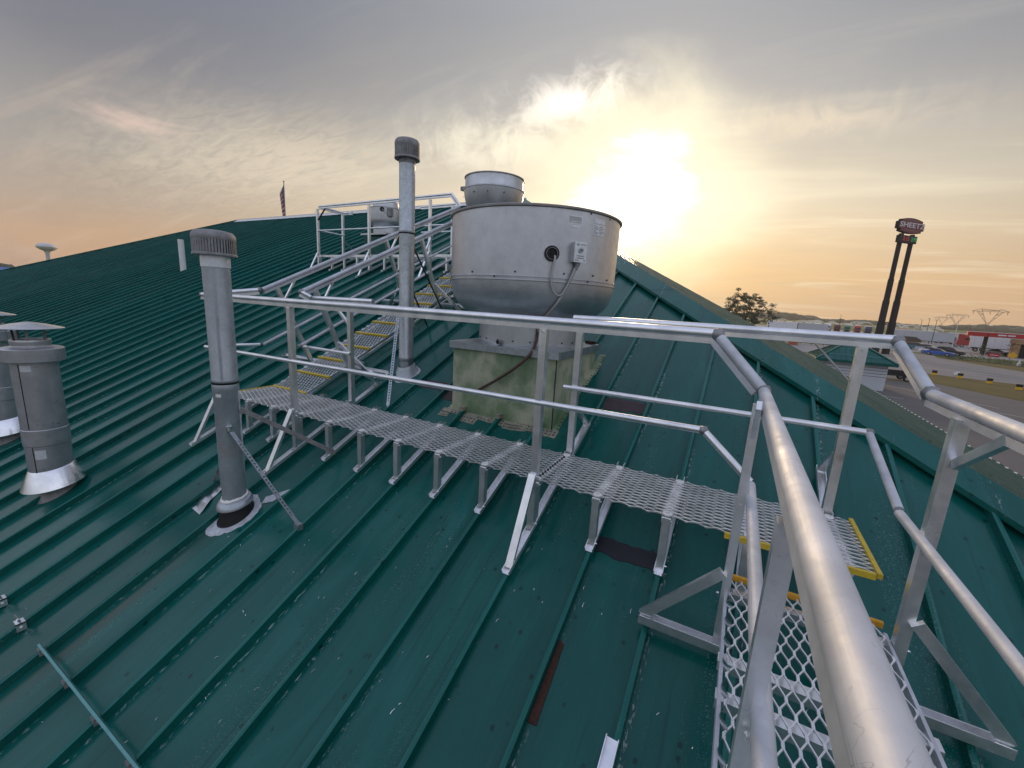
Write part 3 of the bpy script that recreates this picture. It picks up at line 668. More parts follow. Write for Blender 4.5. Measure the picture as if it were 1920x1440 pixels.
rails('mid_rail', [(-4.755, 2.80, .487), (-4.755, 6.50, 2.15)], st, MR, False, M['aluy']); rails('mid_rail', [(-4.125, 2.83, .535), (-4.125, 6.50, 2.20)], st, MR, False, M['aluy'])
knob((-4.79, 2.81, 1.097), RAILR * 1.12, st); knob((-4.10, 2.845, 1.10), RAILR * 1.12, st)
rails('handrail_end', [(-4.095, 2.84, 1.10), (-4.03, 2.90, 1.052)], st); knob((-4.125, 2.82, .53), MR * 1.15, st)
def on_line(pts, y): a, c2 = map(Vector, pts); t = (y - a.y) / (c2.y - a.y); return a + (c2 - a) * t
for pts, x in ((LR, -4.78), (RRl, -4.10)):
    for yt in (2.99, 4.70, 6.30):
        p = on_line(pts, yt) - RN * .03; L = 1.13
        g = G(); g.beam(p, p - RN * L, .045, .045, (0, 1, 0)); g.build('post', M['alu'], st)
        if yt < 6:
            q = p - RN * .19; w_ = on_line(pts, yt + .245) - RN * .03; part_beam('knee_brace', q, w_, .018, .026, M['shiny'], st, (1, 0, 0))
        f = p - RN * L
        sgn = 1 if x > -4.4 else -1
        if sgn > 0 or yt > 4: part_beam('brace', f + RN * .47 + Vector((sgn * .02, 0, 0)), f + Vector((sgn * .40, 0, .0)) + RN * .03, .045, .024, M['shiny'], st, (0, 1, 0))
for yt in (3.47, 5.20, 6.78):
    g = G(); zz = seam_z(yt) + .020; g.channel((-5.43, yt, zz), (-3.50, yt, zz), .052, .036, .004, RN); g.build('base_channel', M['alux'], st)

# ------------------------------------------------------------------ upper walkway near the ridge
U = empty('upper_walkway', (-6.7, 6.6, seam_z(6.6)), 'upper aluminium walkway with guardrails high on the roof beside the small fan', 'walkway')
UY = 6.56; UB = 7.15; UZ = 1.93; UR = UZ + 1.04
grating(G(), -8.70, -4.12, UY + .02, UB, UZ - .006, .1016, .043).build('grating', M['mesh'], U)
for xx, yy in ((-8.70, 0), (-4.12, 0)): part_beam('end_trim', (xx, UY, UZ - .01), (xx, UB, UZ - .01), .02, .03, M['alu'], U)
g = G(); g.beam((-8.70, UY, UZ - .02), (-4.12, UY, UZ - .02), .02, .045); g.build('edge_trim', M['alux'], U)
for kk in range(10, 22):
    x = X0 - kk * S
    if x < -8.8: break
    g = G(); g.box(x - .02, x + .02, UY, UY + .042, seam_z(UY), UZ - .02); g.channel((x, UY - .06, seam_z(UY - .06) + .003), (x, UB + .05, seam_z(UB + .05) + .003), .05, .03, .004, RN); g.beam((x, UY, UZ - .02), (x, UB, UZ - .02), .046, .012); g.build('support', M['alu'], U)
for kk in (21, 17, 13):
    x = X0 - kk * S + .02; yf = UY - .36
    post_x(x, UY - .03, seam_z(UY) + .004, UR - .045, U)
    g = G(); g.beam((x, UY - .06, UZ + .04), (x, yf + .03, seam_z(yf) + .03), .047, .022, (0, 1, .5)); g.build('brace', M['shiny'], U)
    g = G(); g.channel((x, yf - .03, seam_z(yf - .03) + .003), (x, UB, seam_z(UB) + .004), .05, .032, .004, RN); g.build('base_channel', M['alu'], U)
for kk in (21, 15, 13):
    x = X0 - kk * S + .06
    if kk == 15: continue
    post_x(x, UB + .03, seam_z(UB), UR - .05, U); g = G(); g.beam((x, UB + .05, UZ + .40), (x, UB + .42, seam_z(UB + .42) + .02), .03, .02, (0, -1, .5)); g.build('brace', M['alu'], U)
rails('top_rail', [(-8.66, UY - .03, UR), (-4.97, UY - .03, UR + .02)], U); rails('mid_rail', [(-8.70, UY - .03, UZ + .53), (-4.97, UY - .03, UZ + .53)], U, MR, False)
rails('return_rail', [(-4.97, UY - .03, UR + .02), (-4.775, UY - .02, 2.765)], U)
rails('end_rail', [(-8.66, UY - .03, UR), (-8.64, UB + .03, UR - .01)], U); rails('end_rail', [(-8.66, UY - .03, UZ + .53), (-8.64, UB + .03, UZ + .52)], U, MR, False)
rails('top_rail', [(-8.64, UB + .03, UR - .01), (-8.35, UB + .03, UR - .01)], U); rails('top_rail', [(-6.25, UB + .03, UR), (-5.28, UB + .03, UR + .01)], U); rails('mid_rail', [(-6.25, UB + .03, UZ + .53), (-5.28, UB + .03, UZ + .53)], U, MR, False)
part_beam('knee_brace', (-8.45, UY - .03, UR - .04), (-8.70, UY - .03, UR - .28), .02, .026, M['dark'], U, (0, 1, 0))
rails('top_rail', [(-4.10, 6.50, 2.76), (-3.80, 6.75, 2.86)], U)

# ------------------------------------------------------------------ access platform running towards the camera
A = empty('access_platform', (.41, 1.2, -.2), 'raised aluminium mesh platform with large tube handrails leading downhill from the walkway', 'walkway')
grating(G(), .130, .695, -1.1, 2.13, -.150, .124, .0455, 'y', .0050, .0070).build('grating', M['mesh'], A)
part_beam('step_edge', (.115, 2.155, -.148), (.71, 2.155, -.148), .018, .026, M['orange'], A)
# scalloped upturned edge of the mesh
n = 234
for xs in (0,):
    g = G(); w = lambda t: .122 + .011 * math.sin(t * 2 * math.pi / .124); f = (lambda t: w(t)) if xs == 0 else (lambda t: .825 - w(t))
    vs = []
    for i in range(n + 1):
        y0 = -1.1 + 3.23 * i / n; vs += [(f(y0), y0, -.164), (f(y0) + (.005, -.005)[xs], y0, -.136 + .005 * math.sin(y0 * 2 * math.pi / .124))]
    g.add(vs, [(2 * i, 2 * i + 2, 2 * i + 3, 2 * i + 1) for i in range(n)]); g.build('mesh_edge', M['shiny'], A, True)
for y in (2.08, 1.62, 1.44, 1.02, .62, .22, -.2):
    g = G(); g.channel((.10, y, -.178), (.74, y, -.178), .050, .040, .004, (0, 0, -1)); g.build('cross_bearer', M['alux'], A)
for x in (.112, .712):
    part_beam('side_beam', (x, -1.1, -.185), (x, 2.12, -.185), .012, .05, M['aluy'], A)
RZ = .845
rails('top_rail', [(.130, 2.15, .788), (.130, -1.1, .862)], A, .0235, mt=M['aluy']); rails('top_rail', [(.755, 2.40, RZ - .015), (.755, -1.1, RZ - .005)], A, .0245, mt=M['aluy'])
rails('sloping_rail', [(-.088, FY - .01, HR - .01), (.120, 2.165, .800)], A, mt=M['aluy']); rails('sloping_rail', [(.742, BY - .03, HR - .005), (.755, 2.425, RZ - .005)], A, mt=M['aluy'])
for p, r in (((-.096, FY - .004, HR), .027), ((.129, 2.158, .790), .0255), ((.735, BY - .012, HR + .010), .027), ((.755, 2.412, RZ - .012), .029)): knob(p, r, A)
rails('mid_rail', [(.143, 2.17, .335), (.143, -1.1, .375)], A, .021, False, M['aluy']); rails('mid_rail', [(.713, 2.28, .315), (.713, -1.1, .318)], A, .019, False, M['aluy'])
rails('sloping_rail', [(-.092, FY - .016, HM + .018), (.140, 2.185, .345)], A, MR + .002, False); rails('sloping_rail', [(.70, BY - .035, HM + .008), (.713, 2.30, .325)], A, MR + .002, False, M['aluy'])
for p in ((-.096, FY - .014, HM + .02), (.700, BY - .03, HM + .01)): knob(p, .021, A)
for x, y, sgn in ((.108, 2.02, -1), (.742, 2.06, 1), (.126, .87, -1), (.742, .87, 1), (.126, -.4, -1), (.742, -.4, 1)):
    zf = seam_z(y) + .02
    pz = post_x(x, y, zf, (RZ - .050 if sgn > 0 else .752), A, .042 if sgn > 0 else .036)
    bolt((x + sgn * .025, y, -.17), (sgn, 0, 0), pz, .007); bolt((x, y - .025, .30), (0, -1, 0), pz, .007)
    g = G(); g.channel((x - sgn * .03, y - .028, zf - .005), (x + sgn * .36, y - .028, zf - .005), .050, .045, .004, (0, 0, 1)); g.build('base_channel', M['alux'], A)
    part_beam('brace', (x + sgn * .022, y - .03, zf + .40), (x + sgn * .345, y - .03, zf + .035), .046, .024, M['alux'], A, (0, 1, 0))
    if sgn > 0 and y > 1.5: part_beam('knee_brace', (x + .004, y - .03, .63), (x + .006, y - .30, .80), .034, .020, M['alu'], A, (1, 0, 0))
    if sgn < 0 and y > 1.5: part_beam('knee_brace', (x, y - .02, .62), (x - .01, y - .28, .80), .034, .018, M['alu'], A, (1, 0, 0))
rodo = solo(G().tube((.36, 3.02, 1.015), (.598, 2.975, .765), .0055, 8), 'tie_rod', M['wire'], 'thin grey rod slanting from the rail to the brown stained post', 'rod', smooth=True)

# ------------------------------------------------------------------ big exhaust fan on its curb
FX, FYc = -1.862, 3.765
def tilt_to_roof(x, y, z): return z + T * (y - FYc)
fan = empty('exhaust_fan', (FX, FYc, pan_z(FYc)), 'large drum shaped exhaust fan in weathered aluminium on a stained green curb', 'exhaust fan')
cx0, cx1, cy0, cy1, cz = -2.40, -1.325, 3.242, 4.31, .690
g = G(); g.hexa([(cx0, cy0, pan_z(cy0) - .02), (cx1, cy0, pan_z(cy0) - .02), (cx1, cy1, pan_z(cy1) - .02), (cx0, cy1, pan_z(cy1) - .02), (cx0, cy0, cz), (cx1, cy0, cz), (cx1, cy1, cz), (cx0, cy1, cz)])
curb = g.build('curb', M['curb'], fan)
g = G(); g.box(cx1 - .004, cx1 + .003, cy0 - .003, cy0 + .006, pan_z(cy0), cz - .01); g.build('corner_seam', M['dark'], curb)
g = G(); x0, x1, y0, y1 = cx0 - .03, cx1 + .03, cy0 - .03, cy1 + .03
g.box(x0, x1, y0, y1, cz - .028, cz + .036)
g.add([(x0, y0, cz + .036), (x1, y0, cz + .036), (x1, y1, cz + .036), (x0, y1, cz + .036), (FX - .4, FYc - .4, cz + .062), (FX + .4, FYc - .4, cz + .062), (FX + .4, FYc + .4, cz + .062), (FX - .4, FYc + .4, cz + .062)],
      [(0, 1, 5, 4), (1, 2, 6, 5), (2, 3, 7, 6), (3, 0, 4, 7), (4, 5, 6, 7)])
g.build('curb_cap', M['galv'], fan)
nk = G().lathe(FX, FYc, [(.515, cz + .03), (.512, cz + .045), (.498, cz + .05), (.496, 1.01)], 72).build('neck', M['fan'], fan, True)
def on_drum(deg, z, r):
    a = rad(deg); return Vector((FX + r * math.sin(a), FYc - r * math.cos(a), z)), Vector((math.sin(a), -math.cos(a), 0))
g = G()
for dg in range(-170, 190, 18):
    for z in (cz + .085, .925):
        p, n = on_drum(dg, z, .497); g.tube(p, p + n * .006, .008, 8)
tag(g.build('screw', M['dark'], nk), kind='stuff')
RB = .785
bowl = G().lathe(FX, FYc, [(.50, .985), (.585, 1.0), (.655, 1.035), (.712, 1.085), (.752, 1.145), (.775, 1.21), (RB - .003, 1.27), (RB, 1.296)], 96).build('bowl', M['fan'], fan, True)
drum = G().lathe(FX, FYc, [(RB + .003, 1.292), (RB + .008, 1.296), (RB + .008, 1.303), (RB, 1.306), (RB + .001, 1.322), (RB + .008, 1.325), (RB + .008, 1.332), (RB, 1.336), (RB + .002, 1.60), (RB + .004, 1.862)], 120).build('drum', M['fan'], fan, True)
G().lathe(FX, FYc, [(RB + .004, 1.852), (RB + .020, 1.858), (RB + .022, 1.870), (RB + .006, 1.878), (RB - .02, 1.872), (RB - .03, 1.85), (RB - .03, 1.40)], 120).build('rim', M['fandark'], fan, True)
g = G(); g.lathe(FX, FYc, [(.62, 1.45), (.62, 1.80), (.60, 1.83), (.02, 1.85)], 48); g.build('motor_cover', M['fan'], fan, True)
g = G()
for dg, z in ((-66, 1.318), (-48, 1.318), (3, 1.318), (-14, 1.352), (16, 1.36), (45, 1.365), (66, 1.37), (62, 1.318), (82, 1.35), (78, 1.84), (-60, 1.36), (60, 1.845)):
    p, n = on_drum(dg, z, RB); g.tube(p - n * .004, p + n * .006, .0075, 8)
tag(g.build('screw', M['dark'], drum), kind='stuff')
def drum_plate(name, d0, d1, z0, z1, mt, lift=.003, shear=0.0, n=6, parent=None):
    g = G(); vs = []
    for i in range(n + 1):
        dg = d0 + (d1 - d0) * i / n
        for z in (z0, z1):
            for l in (lift, .0): p, _ = on_drum(dg + shear * (z - z0), z, RB + .003 + l); vs.append(p)
    fs = []
    for i in range(n):
        a = i * 4; q = a + 4; fs += [(a, q, q + 2, a + 2), (a + 2, q + 2, q + 3, a + 3), (q, a, a + 1, q + 1)]
    fs += [(0, 2, 3, 1), (n * 4 + 2, n * 4, n * 4 + 1, n * 4 + 3)]
    g.add(vs, fs); return g.build(name, mt, parent or drum)
lp = drum_plate('nameplate', 46.0, 54.2, 1.765, 1.812, M['boxgrey']); drum_plate('label_text', 46.8, 53.4, 1.797, 1.806, M['label'], .005, parent=lp) if False else None
drum_plate('nameplate_border', 45.9, 54.3, 1.803, 1.812, M['label'], .005); drum_plate('nameplate_border', 46.2, 54.1, 1.764, 1.769, M['label'], .005); drum_plate('nameplate_border', 53.4, 54.3, 1.769, 1.803, M['label'], .005)
drum_plate('nameplate', 47.8, 52.6, 1.724, 1.738, M['label'])
drum_plate('nameplate', 63.6, 72.5, 1.782, 1.818, M['label']); drum_plate('nameplate', 62.2, 72.8, 1.690, 1.773, M['label'])
for i in range(6): drum_plate('label_print', 62.8, 66.6 if i % 3 else 65.0, 1.760 - i * .012, 1.764 - i * .012, M['ink'], .0045)
for i in range(5): drum_plate('label_print', 67.8, 72.2 if i % 2 else 70.6, 1.758 - i * .013, 1.762 - i * .013, M['ink'], .0045)
# breather opening
p, n = on_drum(36.6, 1.512, RB)
g = G(); e = n.cross(Vector((0, 0, 1))).normalized(); u = Vector((0, 0, 1))
def ring(g, p, n, r0, r1, h, seg=28):
    e = n.cross(Vector((0, 0, 1))).normalized(); u = e.cross(n); vs = []
    for (r, l) in ((r1, 0), (r1, h), (r0, h), (r0, 0)):
        for i in range(seg):
            t = 2 * math.pi * i / seg; vs.append(p + e * r * math.cos(t) + u * r * math.sin(t) + n * l)
    return g.add(vs, [(j * seg + i, j * seg + (i + 1) % seg, ((j + 1) % 4) * seg + (i + 1) % seg, ((j + 1) % 4) * seg + i) for j in range(4) for i in range(seg)])
grm = ring(G(), p - n * .004, n, .040, .060, .020).build('grommet', M['dark'], drum, True)
ring(G(), p + n * .010, n, .0425, .0460, .012).build('grommet_lip', M['cap'], drum, True)
g = G().tube(p - n * .01, p + n * .006, .040, 24); g.build('opening', M['rubber'], drum)
g = G()
for t in (0, .5):
    a = math.pi * t; dv = e * math.cos(a) + u * math.sin(a); g.beam(p - dv * .04 + n * .010, p + dv * .04 + n * .010, .007, .006, n)
g.build('guard', M['dark'], drum)
# switch box
p, n = on_drum(52.0, 1.535, RB + .004); e = Vector((0, 0, 1)).cross(n).normalized()
def obox(g, p, n, e, w, h, d0, d1):
    u = Vector((0, 0, 1)); return g.hexa([p + e * (-w / 2) - u * h / 2 + n * d0, p + e * (w / 2) - u * h / 2 + n * d0, p + e * (w / 2) - u * h / 2 + n * d1, p - e * (w / 2) - u * h / 2 + n * d1,
                   p - e * w / 2 + u * h / 2 + n * d0, p + e * w / 2 + u * h / 2 + n * d0, p + e * w / 2 + u * h / 2 + n * d1, p - e * w / 2 + u * h / 2 + n * d1])
sb = obox(G(), p, n, e, .100, .150, -.004, .050).build('switch_box', M['boxgrey'], fan)
obox(G(), p + n * .050, n, e, .108, .158, 0, .010).build('switch_box_lid', M['label'], sb)
g = G(); obox(g, p + n * .0605 + Vector((0, 0, .055)) - e * .028, n, e, .018, .014, 0, .001); obox(g, p + n * .0605 + Vector((0, 0, .056)) + e * .02, n, e, .058, .006, 0, .001)
for i in range(2): obox(g, p + n * .0605 + Vector((0, 0, -.030 - i * .017)), n, e, .066, .007, 0, .001)
for q in (-.040, -.022, .038): obox(g, p + n * .0605 + Vector((0, 0, -.064)) + e * q, n, e, .008, .008, 0, .003)
g.build('lid_print', M['ink'], sb)
g = G(); q0 = p + n * .060 + Vector((0, 0, .012)); g.tube(q0, q0 + n * .012, .019, 18).tube(q0 + n * .012 + Vector((0, 0, .006)), q0 + n * .026 + Vector((0, 0, .016)), .013, 12); g.build('switch_knob', M['boxgrey'], sb, True)
pb = p + n * .026 + Vector((0, 0, -.075)); g = G(); g.tube(pb, pb - Vector((0, 0, .030)), .020, 14).tube(pb - Vector((0, 0, .028)), pb + Vector((0, 0, -.055)) - e * .012, .015, 12); g.build('conduit_fitting', M['cap'], sb, True)
def smooth_path(cp, n=24):
    cp = [Vector(q) for q in cp]; out = []; P_ = [cp[0] * 2 - cp[1]] + cp + [cp[-1] * 2 - cp[-2]]
    for i in range(len(cp) - 1):
        a, b_, c_, d_ = P_[i:i + 4]
        for k_ in range(n // (len(cp) - 1) + 1):
            t = k_ / (n // (len(cp) - 1) + 1)
            out.append(.5 * ((2 * b_) + (-a + c_) * t + (2 * a - 5 * b_ + 4 * c_ - d_) * t * t + (-a + 3 * b_ - 3 * c_ + d_) * t ** 3))
    return out + [cp[-1]]
def dp(dg, z, r): return on_drum(dg, z, r)[0]
G().path(smooth_path([dp(38.2, 1.50, RB - .01), dp(38.3, 1.482, RB + .026), dp(37.6, 1.40, RB + .030), dp(37.0, 1.30, RB + .030), dp(38.5, 1.225, RB + .022), dp(42.5, 1.19, RB + .016), dp(45.6, 1.235, RB + .022), dp(48.4, 1.33, RB + .03), dp(50.8, 1.41, RB + .030)], 48), .0085, 8).build('motor_cable', M['wire'], fan, True)
G().path(smooth_path([dp(51.2, 1.41, RB + .026), dp(48.5, 1.31, RB + .022), dp(45.5, 1.22, RB + .014), dp(42.5, 1.13, .775), dp(39.5, 1.05, .70), dp(36.5, .975, .60), dp(35, .88, .53)], 48), .0125, 10).build('supply_conduit', M['wire'], fan, True)
G().path(smooth_path([dp(34.5, .90, .53), dp(34, .80, .535), Vector((-1.548, 3.225, .72)), Vector((-1.60, 3.19, .635)), Vector((-1.72, 3.185, .53)), Vector((-1.87, 3.195, .425)), Vector((-2.03, 3.215, .325)), Vector((-2.15, 3.24, .255))], 48), .0135, 10).build('brown_conduit', M['hose'], fan, True)
p, n = on_drum(-4, cz + .07, .497); G().tube(p - n * .01, p + n * .05, .021, 14).build('drain_stub', M['cap'], fan, True); G().tube(p + n * .045, p + n * .052, .017, 14).build('drain_hole', M['rubber'], fan)
g = G(); g.beam((cx1 - .08, cy1 - .12, cz + .06), (cx1 + .03, cy1 - .12, cz + .06), .03, .03); g.build('hinge', M['rust'], fan)
# bolted flashing scraps round the foot of the curb
random.seed(21)
fl = G(); bl = G()
xs = cx0 - .10
while xs < cx1 + .05:
    w = random.uniform(.10, .19); L = random.uniform(.05, .13); y1 = cy0 + .004; y0 = cy0 - L
    a = [(xs, y0 + random.uniform(-.012, .012)), (xs + w, y0 + random.uniform(-.012, .012)), (xs + w, y1), (xs, y1)]
    fl.add([(x, y, pan_z(y) + .004 + random.uniform(0, .003)) for x, y in a] + [(x, y, pan_z(y) + .0005) for x, y in a], [(0, 1, 2, 3), (1, 0, 4, 5), (0, 3, 7, 4), (2, 1, 5, 6)])
    for i in range(random.choice((3, 4, 5))):
        t = (i + .5) / 4.2
        for yy in (y0 + .016, y0 + .016 + .034):
            if yy < cy0 - .01 and t < 1: bl.lathe(xs + w * t, yy, [(.0075, pan_z(yy) + .006), (.007, pan_z(yy) + .011), (.001, pan_z(yy) + .012)], 7)
    xs += w * random.uniform(.82, 1.0)
for kx in (3, 4, 5):
    x = X0 - kx * S; fl.box(x - .02, x + .02, cy0 - .07, cy0 + .0, seam_z(cy0) - .03, seam_z(cy0) + .006)
yy = cy0
fl2 = G(); fl3 = G()
while yy < cy1:
    L = random.uniform(.14, .26); w = random.uniform(.05, .085)
    fl2.add([(cx1 - .002, yy, pan_z(yy) + .005), (cx1 + w, yy, pan_z(yy) + .005), (cx1 + w, yy + L, pan_z(yy + L) + .005), (cx1 - .002, yy + L, pan_z(yy + L) + .005)], [(0, 1, 2, 3)])
    fl3.add([(cx0 + .002, yy, pan_z(yy) + .005), (cx0 - w, yy, pan_z(yy) + .005), (cx0 - w, yy + L, pan_z(yy + L) + .005), (cx0 + .002, yy + L, pan_z(yy + L) + .005)], [(3, 2, 1, 0)])
    for i in range(int(L / .045)):
        q = yy + .02 + i * .045; bl.lathe(cx1 + w - .012, q, [(.0075, pan_z(q) + .006), (.007, pan_z(q) + .012), (.001, pan_z(q) + .013)], 7); bl.lathe(cx0 - w + .012, q, [(.0075, pan_z(q) + .006), (.007, pan_z(q) + .012), (.001, pan_z(q) + .013)], 7)
    yy += L * .97
tag(fl.build('front_flashing', M['scrap'], fan), kind='stuff'); fl2.build('side_flashing', M['curb'], fan); fl3.build('side_flashing', M['curb'], fan); tag(bl.build('flashing_bolt', M['dark'], fan), kind='stuff')

# ------------------------------------------------------------------ the two smaller fans up the roof
f2 = empty('exhaust_fan', (-3.50, 5.62, pan_z(5.62)), 'round aluminium fan with a flared collar showing above the big drum fan', 'exhaust fan')
ax, ay = -3.50, 5.62
G().box(ax - .33, ax + .33, ay - .33, ay + .33, pan_z(ay - .33) - .1, 1.72).build('curb', M['curb'], f2)
G().box(ax - .36, ax + .36, ay - .36, ay + .36, 1.72, 1.78).build('curb_cap', M['fan'], f2)
G().lathe(ax, ay, [(.30, 1.76), (.30, 2.30), (.33, 2.34)], 48).build('neck', M['fan'], f2, True)
G().lathe(ax, ay, [(.33, 2.33), (.365, 2.40), (.41, 2.50), (.435, 2.60), (.447, 2.688), (.458, 2.692), (.458, 2.704), (.446, 2.71)], 72).build('bowl', M['fan'], f2, True)
G().lathe(ax, ay, [(.440, 2.70), (.432, 2.72), (.430, 2.86)], 72).build('wind_band', M['fan'], f2, True)
G().lathe(ax, ay, [(.430, 2.855), (.444, 2.860), (.444, 2.872), (.428, 2.874), (.415, 2.84), (.40, 2.66), (.02, 2.66)], 72).build('rim', M['fandark'], f2, True)
g = G(); g.box(ax - .53, ax - .44, ay - .12, ay - .06, 2.735, 2.79); g.build('motor_terminal', M['cap'], f2)
g = G()
for a in (-8, 20, -60, 50):
    q = Vector((ax + .445 * math.sin(rad(a)), ay - .445 * math.cos(rad(a)), 2.61)); g.tube(q, q + Vector((math.sin(rad(a)), -math.cos(rad(a)), 0)) * .006, .009, 8)
tag(g.build('screw', M['dark'], f2), kind='stuff')
f3 = empty('exhaust_fan', (-7.96, 7.86, pan_z(7.86)), 'small distant exhaust fan standing behind the upper guardrail', 'exhaust fan')
ax, ay = -7.96, 7.86
cq = G().box(ax - .36, ax + .36, ay - .36, ay + .36, pan_z(ay - .4) - .1, 2.46).build('curb', M['roof'], f3)
G().box(ax - .42, ax + .42, ay - .42, ay + .42, 2.50, 2.54).build('curb_cap', M['fan'], f3)
G().lathe(ax, ay, [(.30, 2.53), (.30, 2.74)], 40).build('neck', M['fan'], f3, True)
G().lathe(ax, ay, [(.29, 2.72), (.34, 2.745), (.375, 2.80), (.385, 2.87), (.39, 3.13), (.405, 3.135), (.405, 3.147)], 56).build('drum', M['fan'], f3, True)
G().lathe(ax, ay, [(.40, 3.145), (.31, 3.150), (.31, 3.275), (.30, 3.295), (.01, 3.30)], 48).build('top_cap', M['fan'], f3, True)
q = Vector((ax + .385 * math.sin(rad(32)), ay - .385 * math.cos(rad(32)), 3.08)); n = Vector((math.sin(rad(32)), -math.cos(rad(32)), 0)); G().tube(q, q + n * .015, .052, 18).build('opening', M['rubber'], f3)
q2 = Vector((ax + .40 * math.sin(rad(58)), ay - .40 * math.cos(rad(58)), 3.02)); G().box(q2.x - .05, q2.x + .06, q2.y - .05, q2.y + .05, q2.z - .09, q2.z + .09).build('switch_box', M['cap'], f3); G().tube(q + n * .015, q2 + Vector((-.03, -.03, -.05)), .010, 8).build('motor_cable', M['wire'], f3)

# ------------------------------------------------------------------ round vents
def louvre_cap(cx, cy, z0, r, h, parent, n=46):
    ro = .985 * r
    G().lathe(cx, cy, [(r * .5, z0 + h * .60), (r * .985, z0 + h * .62), (r * 1.0, z0 + h * .66), (r * 1.0, z0 + h * .74), (r * .97, z0 + h * .84), (r * .86, z0 + h * .945), (r * .60, z0 + h * .99), (.002, z0 + h)], 56).build('cap_top', M['cap'], parent, True)
    G().lathe(cx, cy, [(r * .62, z0 + .004), (r * 1.01, z0), (r * 1.02, z0 + h * .06), (r * .99, z0 + h * .10)], 56).build('cap_bottom', M['cap'], parent, True)
    G().lathe(cx, cy, [(r * .86, z0 + .01), (r * .86, z0 + h * .64)], 40).build('cap_core', M['dark'], parent, True)
    g = G()
    for i in range(n):
        a = 2 * math.pi * i / n; c_, s_ = math.cos(a), math.sin(a); t = Vector((-s_, c_, 0)); o_ = Vector((c_, s_, 0)); p = Vector((cx, cy, 0))
        w = r * .085
        b0 = p + o_ * r * .985; i0 = p + o_ * r * .88 + t * w
        g.hexa([b0 - t * w * .5 + Vector((0, 0, z0 + h * .08)), b0 + t * w * .5 + Vector((0, 0, z0 + h * .08)), i0 + t * w * .3 + Vector((0, 0, z0 + h * .08)), i0 - t * w * .2 + Vector((0, 0, z0 + h * .08)),
                b0 - t * w * .5 + Vector((0, 0, z0 + h * .63)), b0 + t * w * .5 + Vector((0, 0, z0 + h * .63)), i0 + t * w * .3 + Vector((0, 0, z0 + h * .63)), i0 - t * w * .2 + Vector((0, 0, z0 + h * .63))])
    return tag(g.build('louvre', M['cap'], parent), kind='stuff')
# near grey vent
PX, PY = -3.345, 1.665
v = empty('vent_pipe', (PX, PY, pan_z(PY)), 'thick grey vent pipe with a ribbed cap and a white sealed black boot', 'vent pipe')
G().lathe(PX, PY, [(.080, pan_z(PY) - .15), (.080, .43)], 48).build('lower_pipe', M['vent'], v, True)
G().lathe(PX, PY, [(.084, -.42), (.084, .345), (.0865, .352), (.0865, .40), (.084, .405)], 48).build('sleeve', M['vent'], v, True)
G().lathe(PX, PY, [(.0845, .415), (.0875, .42), (.0875, .435), (.0855, .44), (.0855, 1.265)], 48).build('upper_pipe', M['vent'], v, True)
G().lathe(PX, PY, [(.090, 1.245), (.0905, 1.30), (.089, 1.335)], 48).build('collar', M['label'], v, True)
louvre_cap(PX, PY, 1.325, .134, .172, v)
g = G(); g.lathe(PX, PY, [(.0856, .40), (.0885, .408), (.0885, .416)], 40); g.build('joint_band', M['dark'], v, True)
d_ = Vector((-PX, -PY, 0)).normalized(); sdv = Vector((-d_.y, d_.x, 0))
q = Vector((PX, PY, 0)) + d_ * .083 - sdv * .02; part_beam('seam_strip', q + Vector((0, 0, .44)), q + Vector((0, 0, 1.24)), .014, .012, M['vent'], v, d_)
g = G(); vs = []
for i in range(5):
    a = rad(-50 + 28 * i / 4); o_ = d_ * math.cos(a) + sdv * math.sin(a)
    for z in (.310, .334): q = Vector((PX, PY, z)) + o_ * .0862; vs.append(q)
g.add(vs, [(2 * i, 2 * i + 2, 2 * i + 3, 2 * i + 1) for i in range(4)]); g.build('label', M['white'], v)
q = Vector((PX, PY, 0)) + (d_ * math.cos(rad(66)) + sdv * math.sin(rad(66))) * .086; g = G()
for i in range(9): g.tube(q + Vector((0, 0, .345 - i * .05)), q + Vector((0, 0, .290 - i * .05)), .006 + .003 * math.sin(i * 2.1), 6, .006 + .003 * math.sin(i * 2.1 + 2.1))
g.build('sealant_run', M['seal'], v)
tl = lambda x, y, z: z + T * (y - PY)
zb = pan_z(PY)
bt = G().lathe(PX, PY, [(.140, zb + .004), (.122, zb + .010), (.104, zb + .07), (.100, zb + .10)], 40, tilt=lambda x, y, z: z + (T * (y - PY) if z < zb + .02 else T * .6 * (y - PY))).build('boot', M['rubber'], v, True)
G().lathe(PX, PY, [(.082, zb + .155), (.112, zb + .142), (.126, zb + .116), (.126, zb + .104), (.10, zb + .096)], 40, tilt=lambda x, y, z: z + T * .45 * (y - PY)).build('storm_collar', M['vent'], v, True)
random.seed(4)
G().lathe(PX, PY, [(.083, zb + .178), (.096, zb + .166), (.090, zb + .150)], 40, tilt=lambda x, y, z: z + T * .45 * (y - PY) + random.uniform(-.004, .004)).build('sealant_bead', M['white'], v, True)
g = G(); n = 48; vs = []
for i in range(n):
    a = 2 * math.pi * i / n; ro = .172 + .012 * math.sin(3 * a + 1) + random.uniform(-.006, .006); x, y = PX + ro * math.cos(a), PY + ro * 1.12 * math.sin(a) ; vs.append((x, y, pan_z(y) + .003))
for i in range(n):
    a = 2 * math.pi * i / n; x, y = PX + .128 * math.cos(a), PY + .132 * math.sin(a); vs.append((x, y, pan_z(y) + .010))
g.add(vs, [(i, (i + 1) % n, n + (i + 1) % n, n + i) for i in range(n)]); g.add([(PX + .11, PY + .14, pan_z(PY + .14) + .006), (PX + .19, PY + .19, pan_z(PY + .19) + .005), (PX + .23, PY + .34, pan_z(PY + .34) + .005), (PX + .08, PY + .20, pan_z(PY + .2) + .006)], [(0, 1, 2, 3)])
g.build('roof_sealant', M['seal'], v)
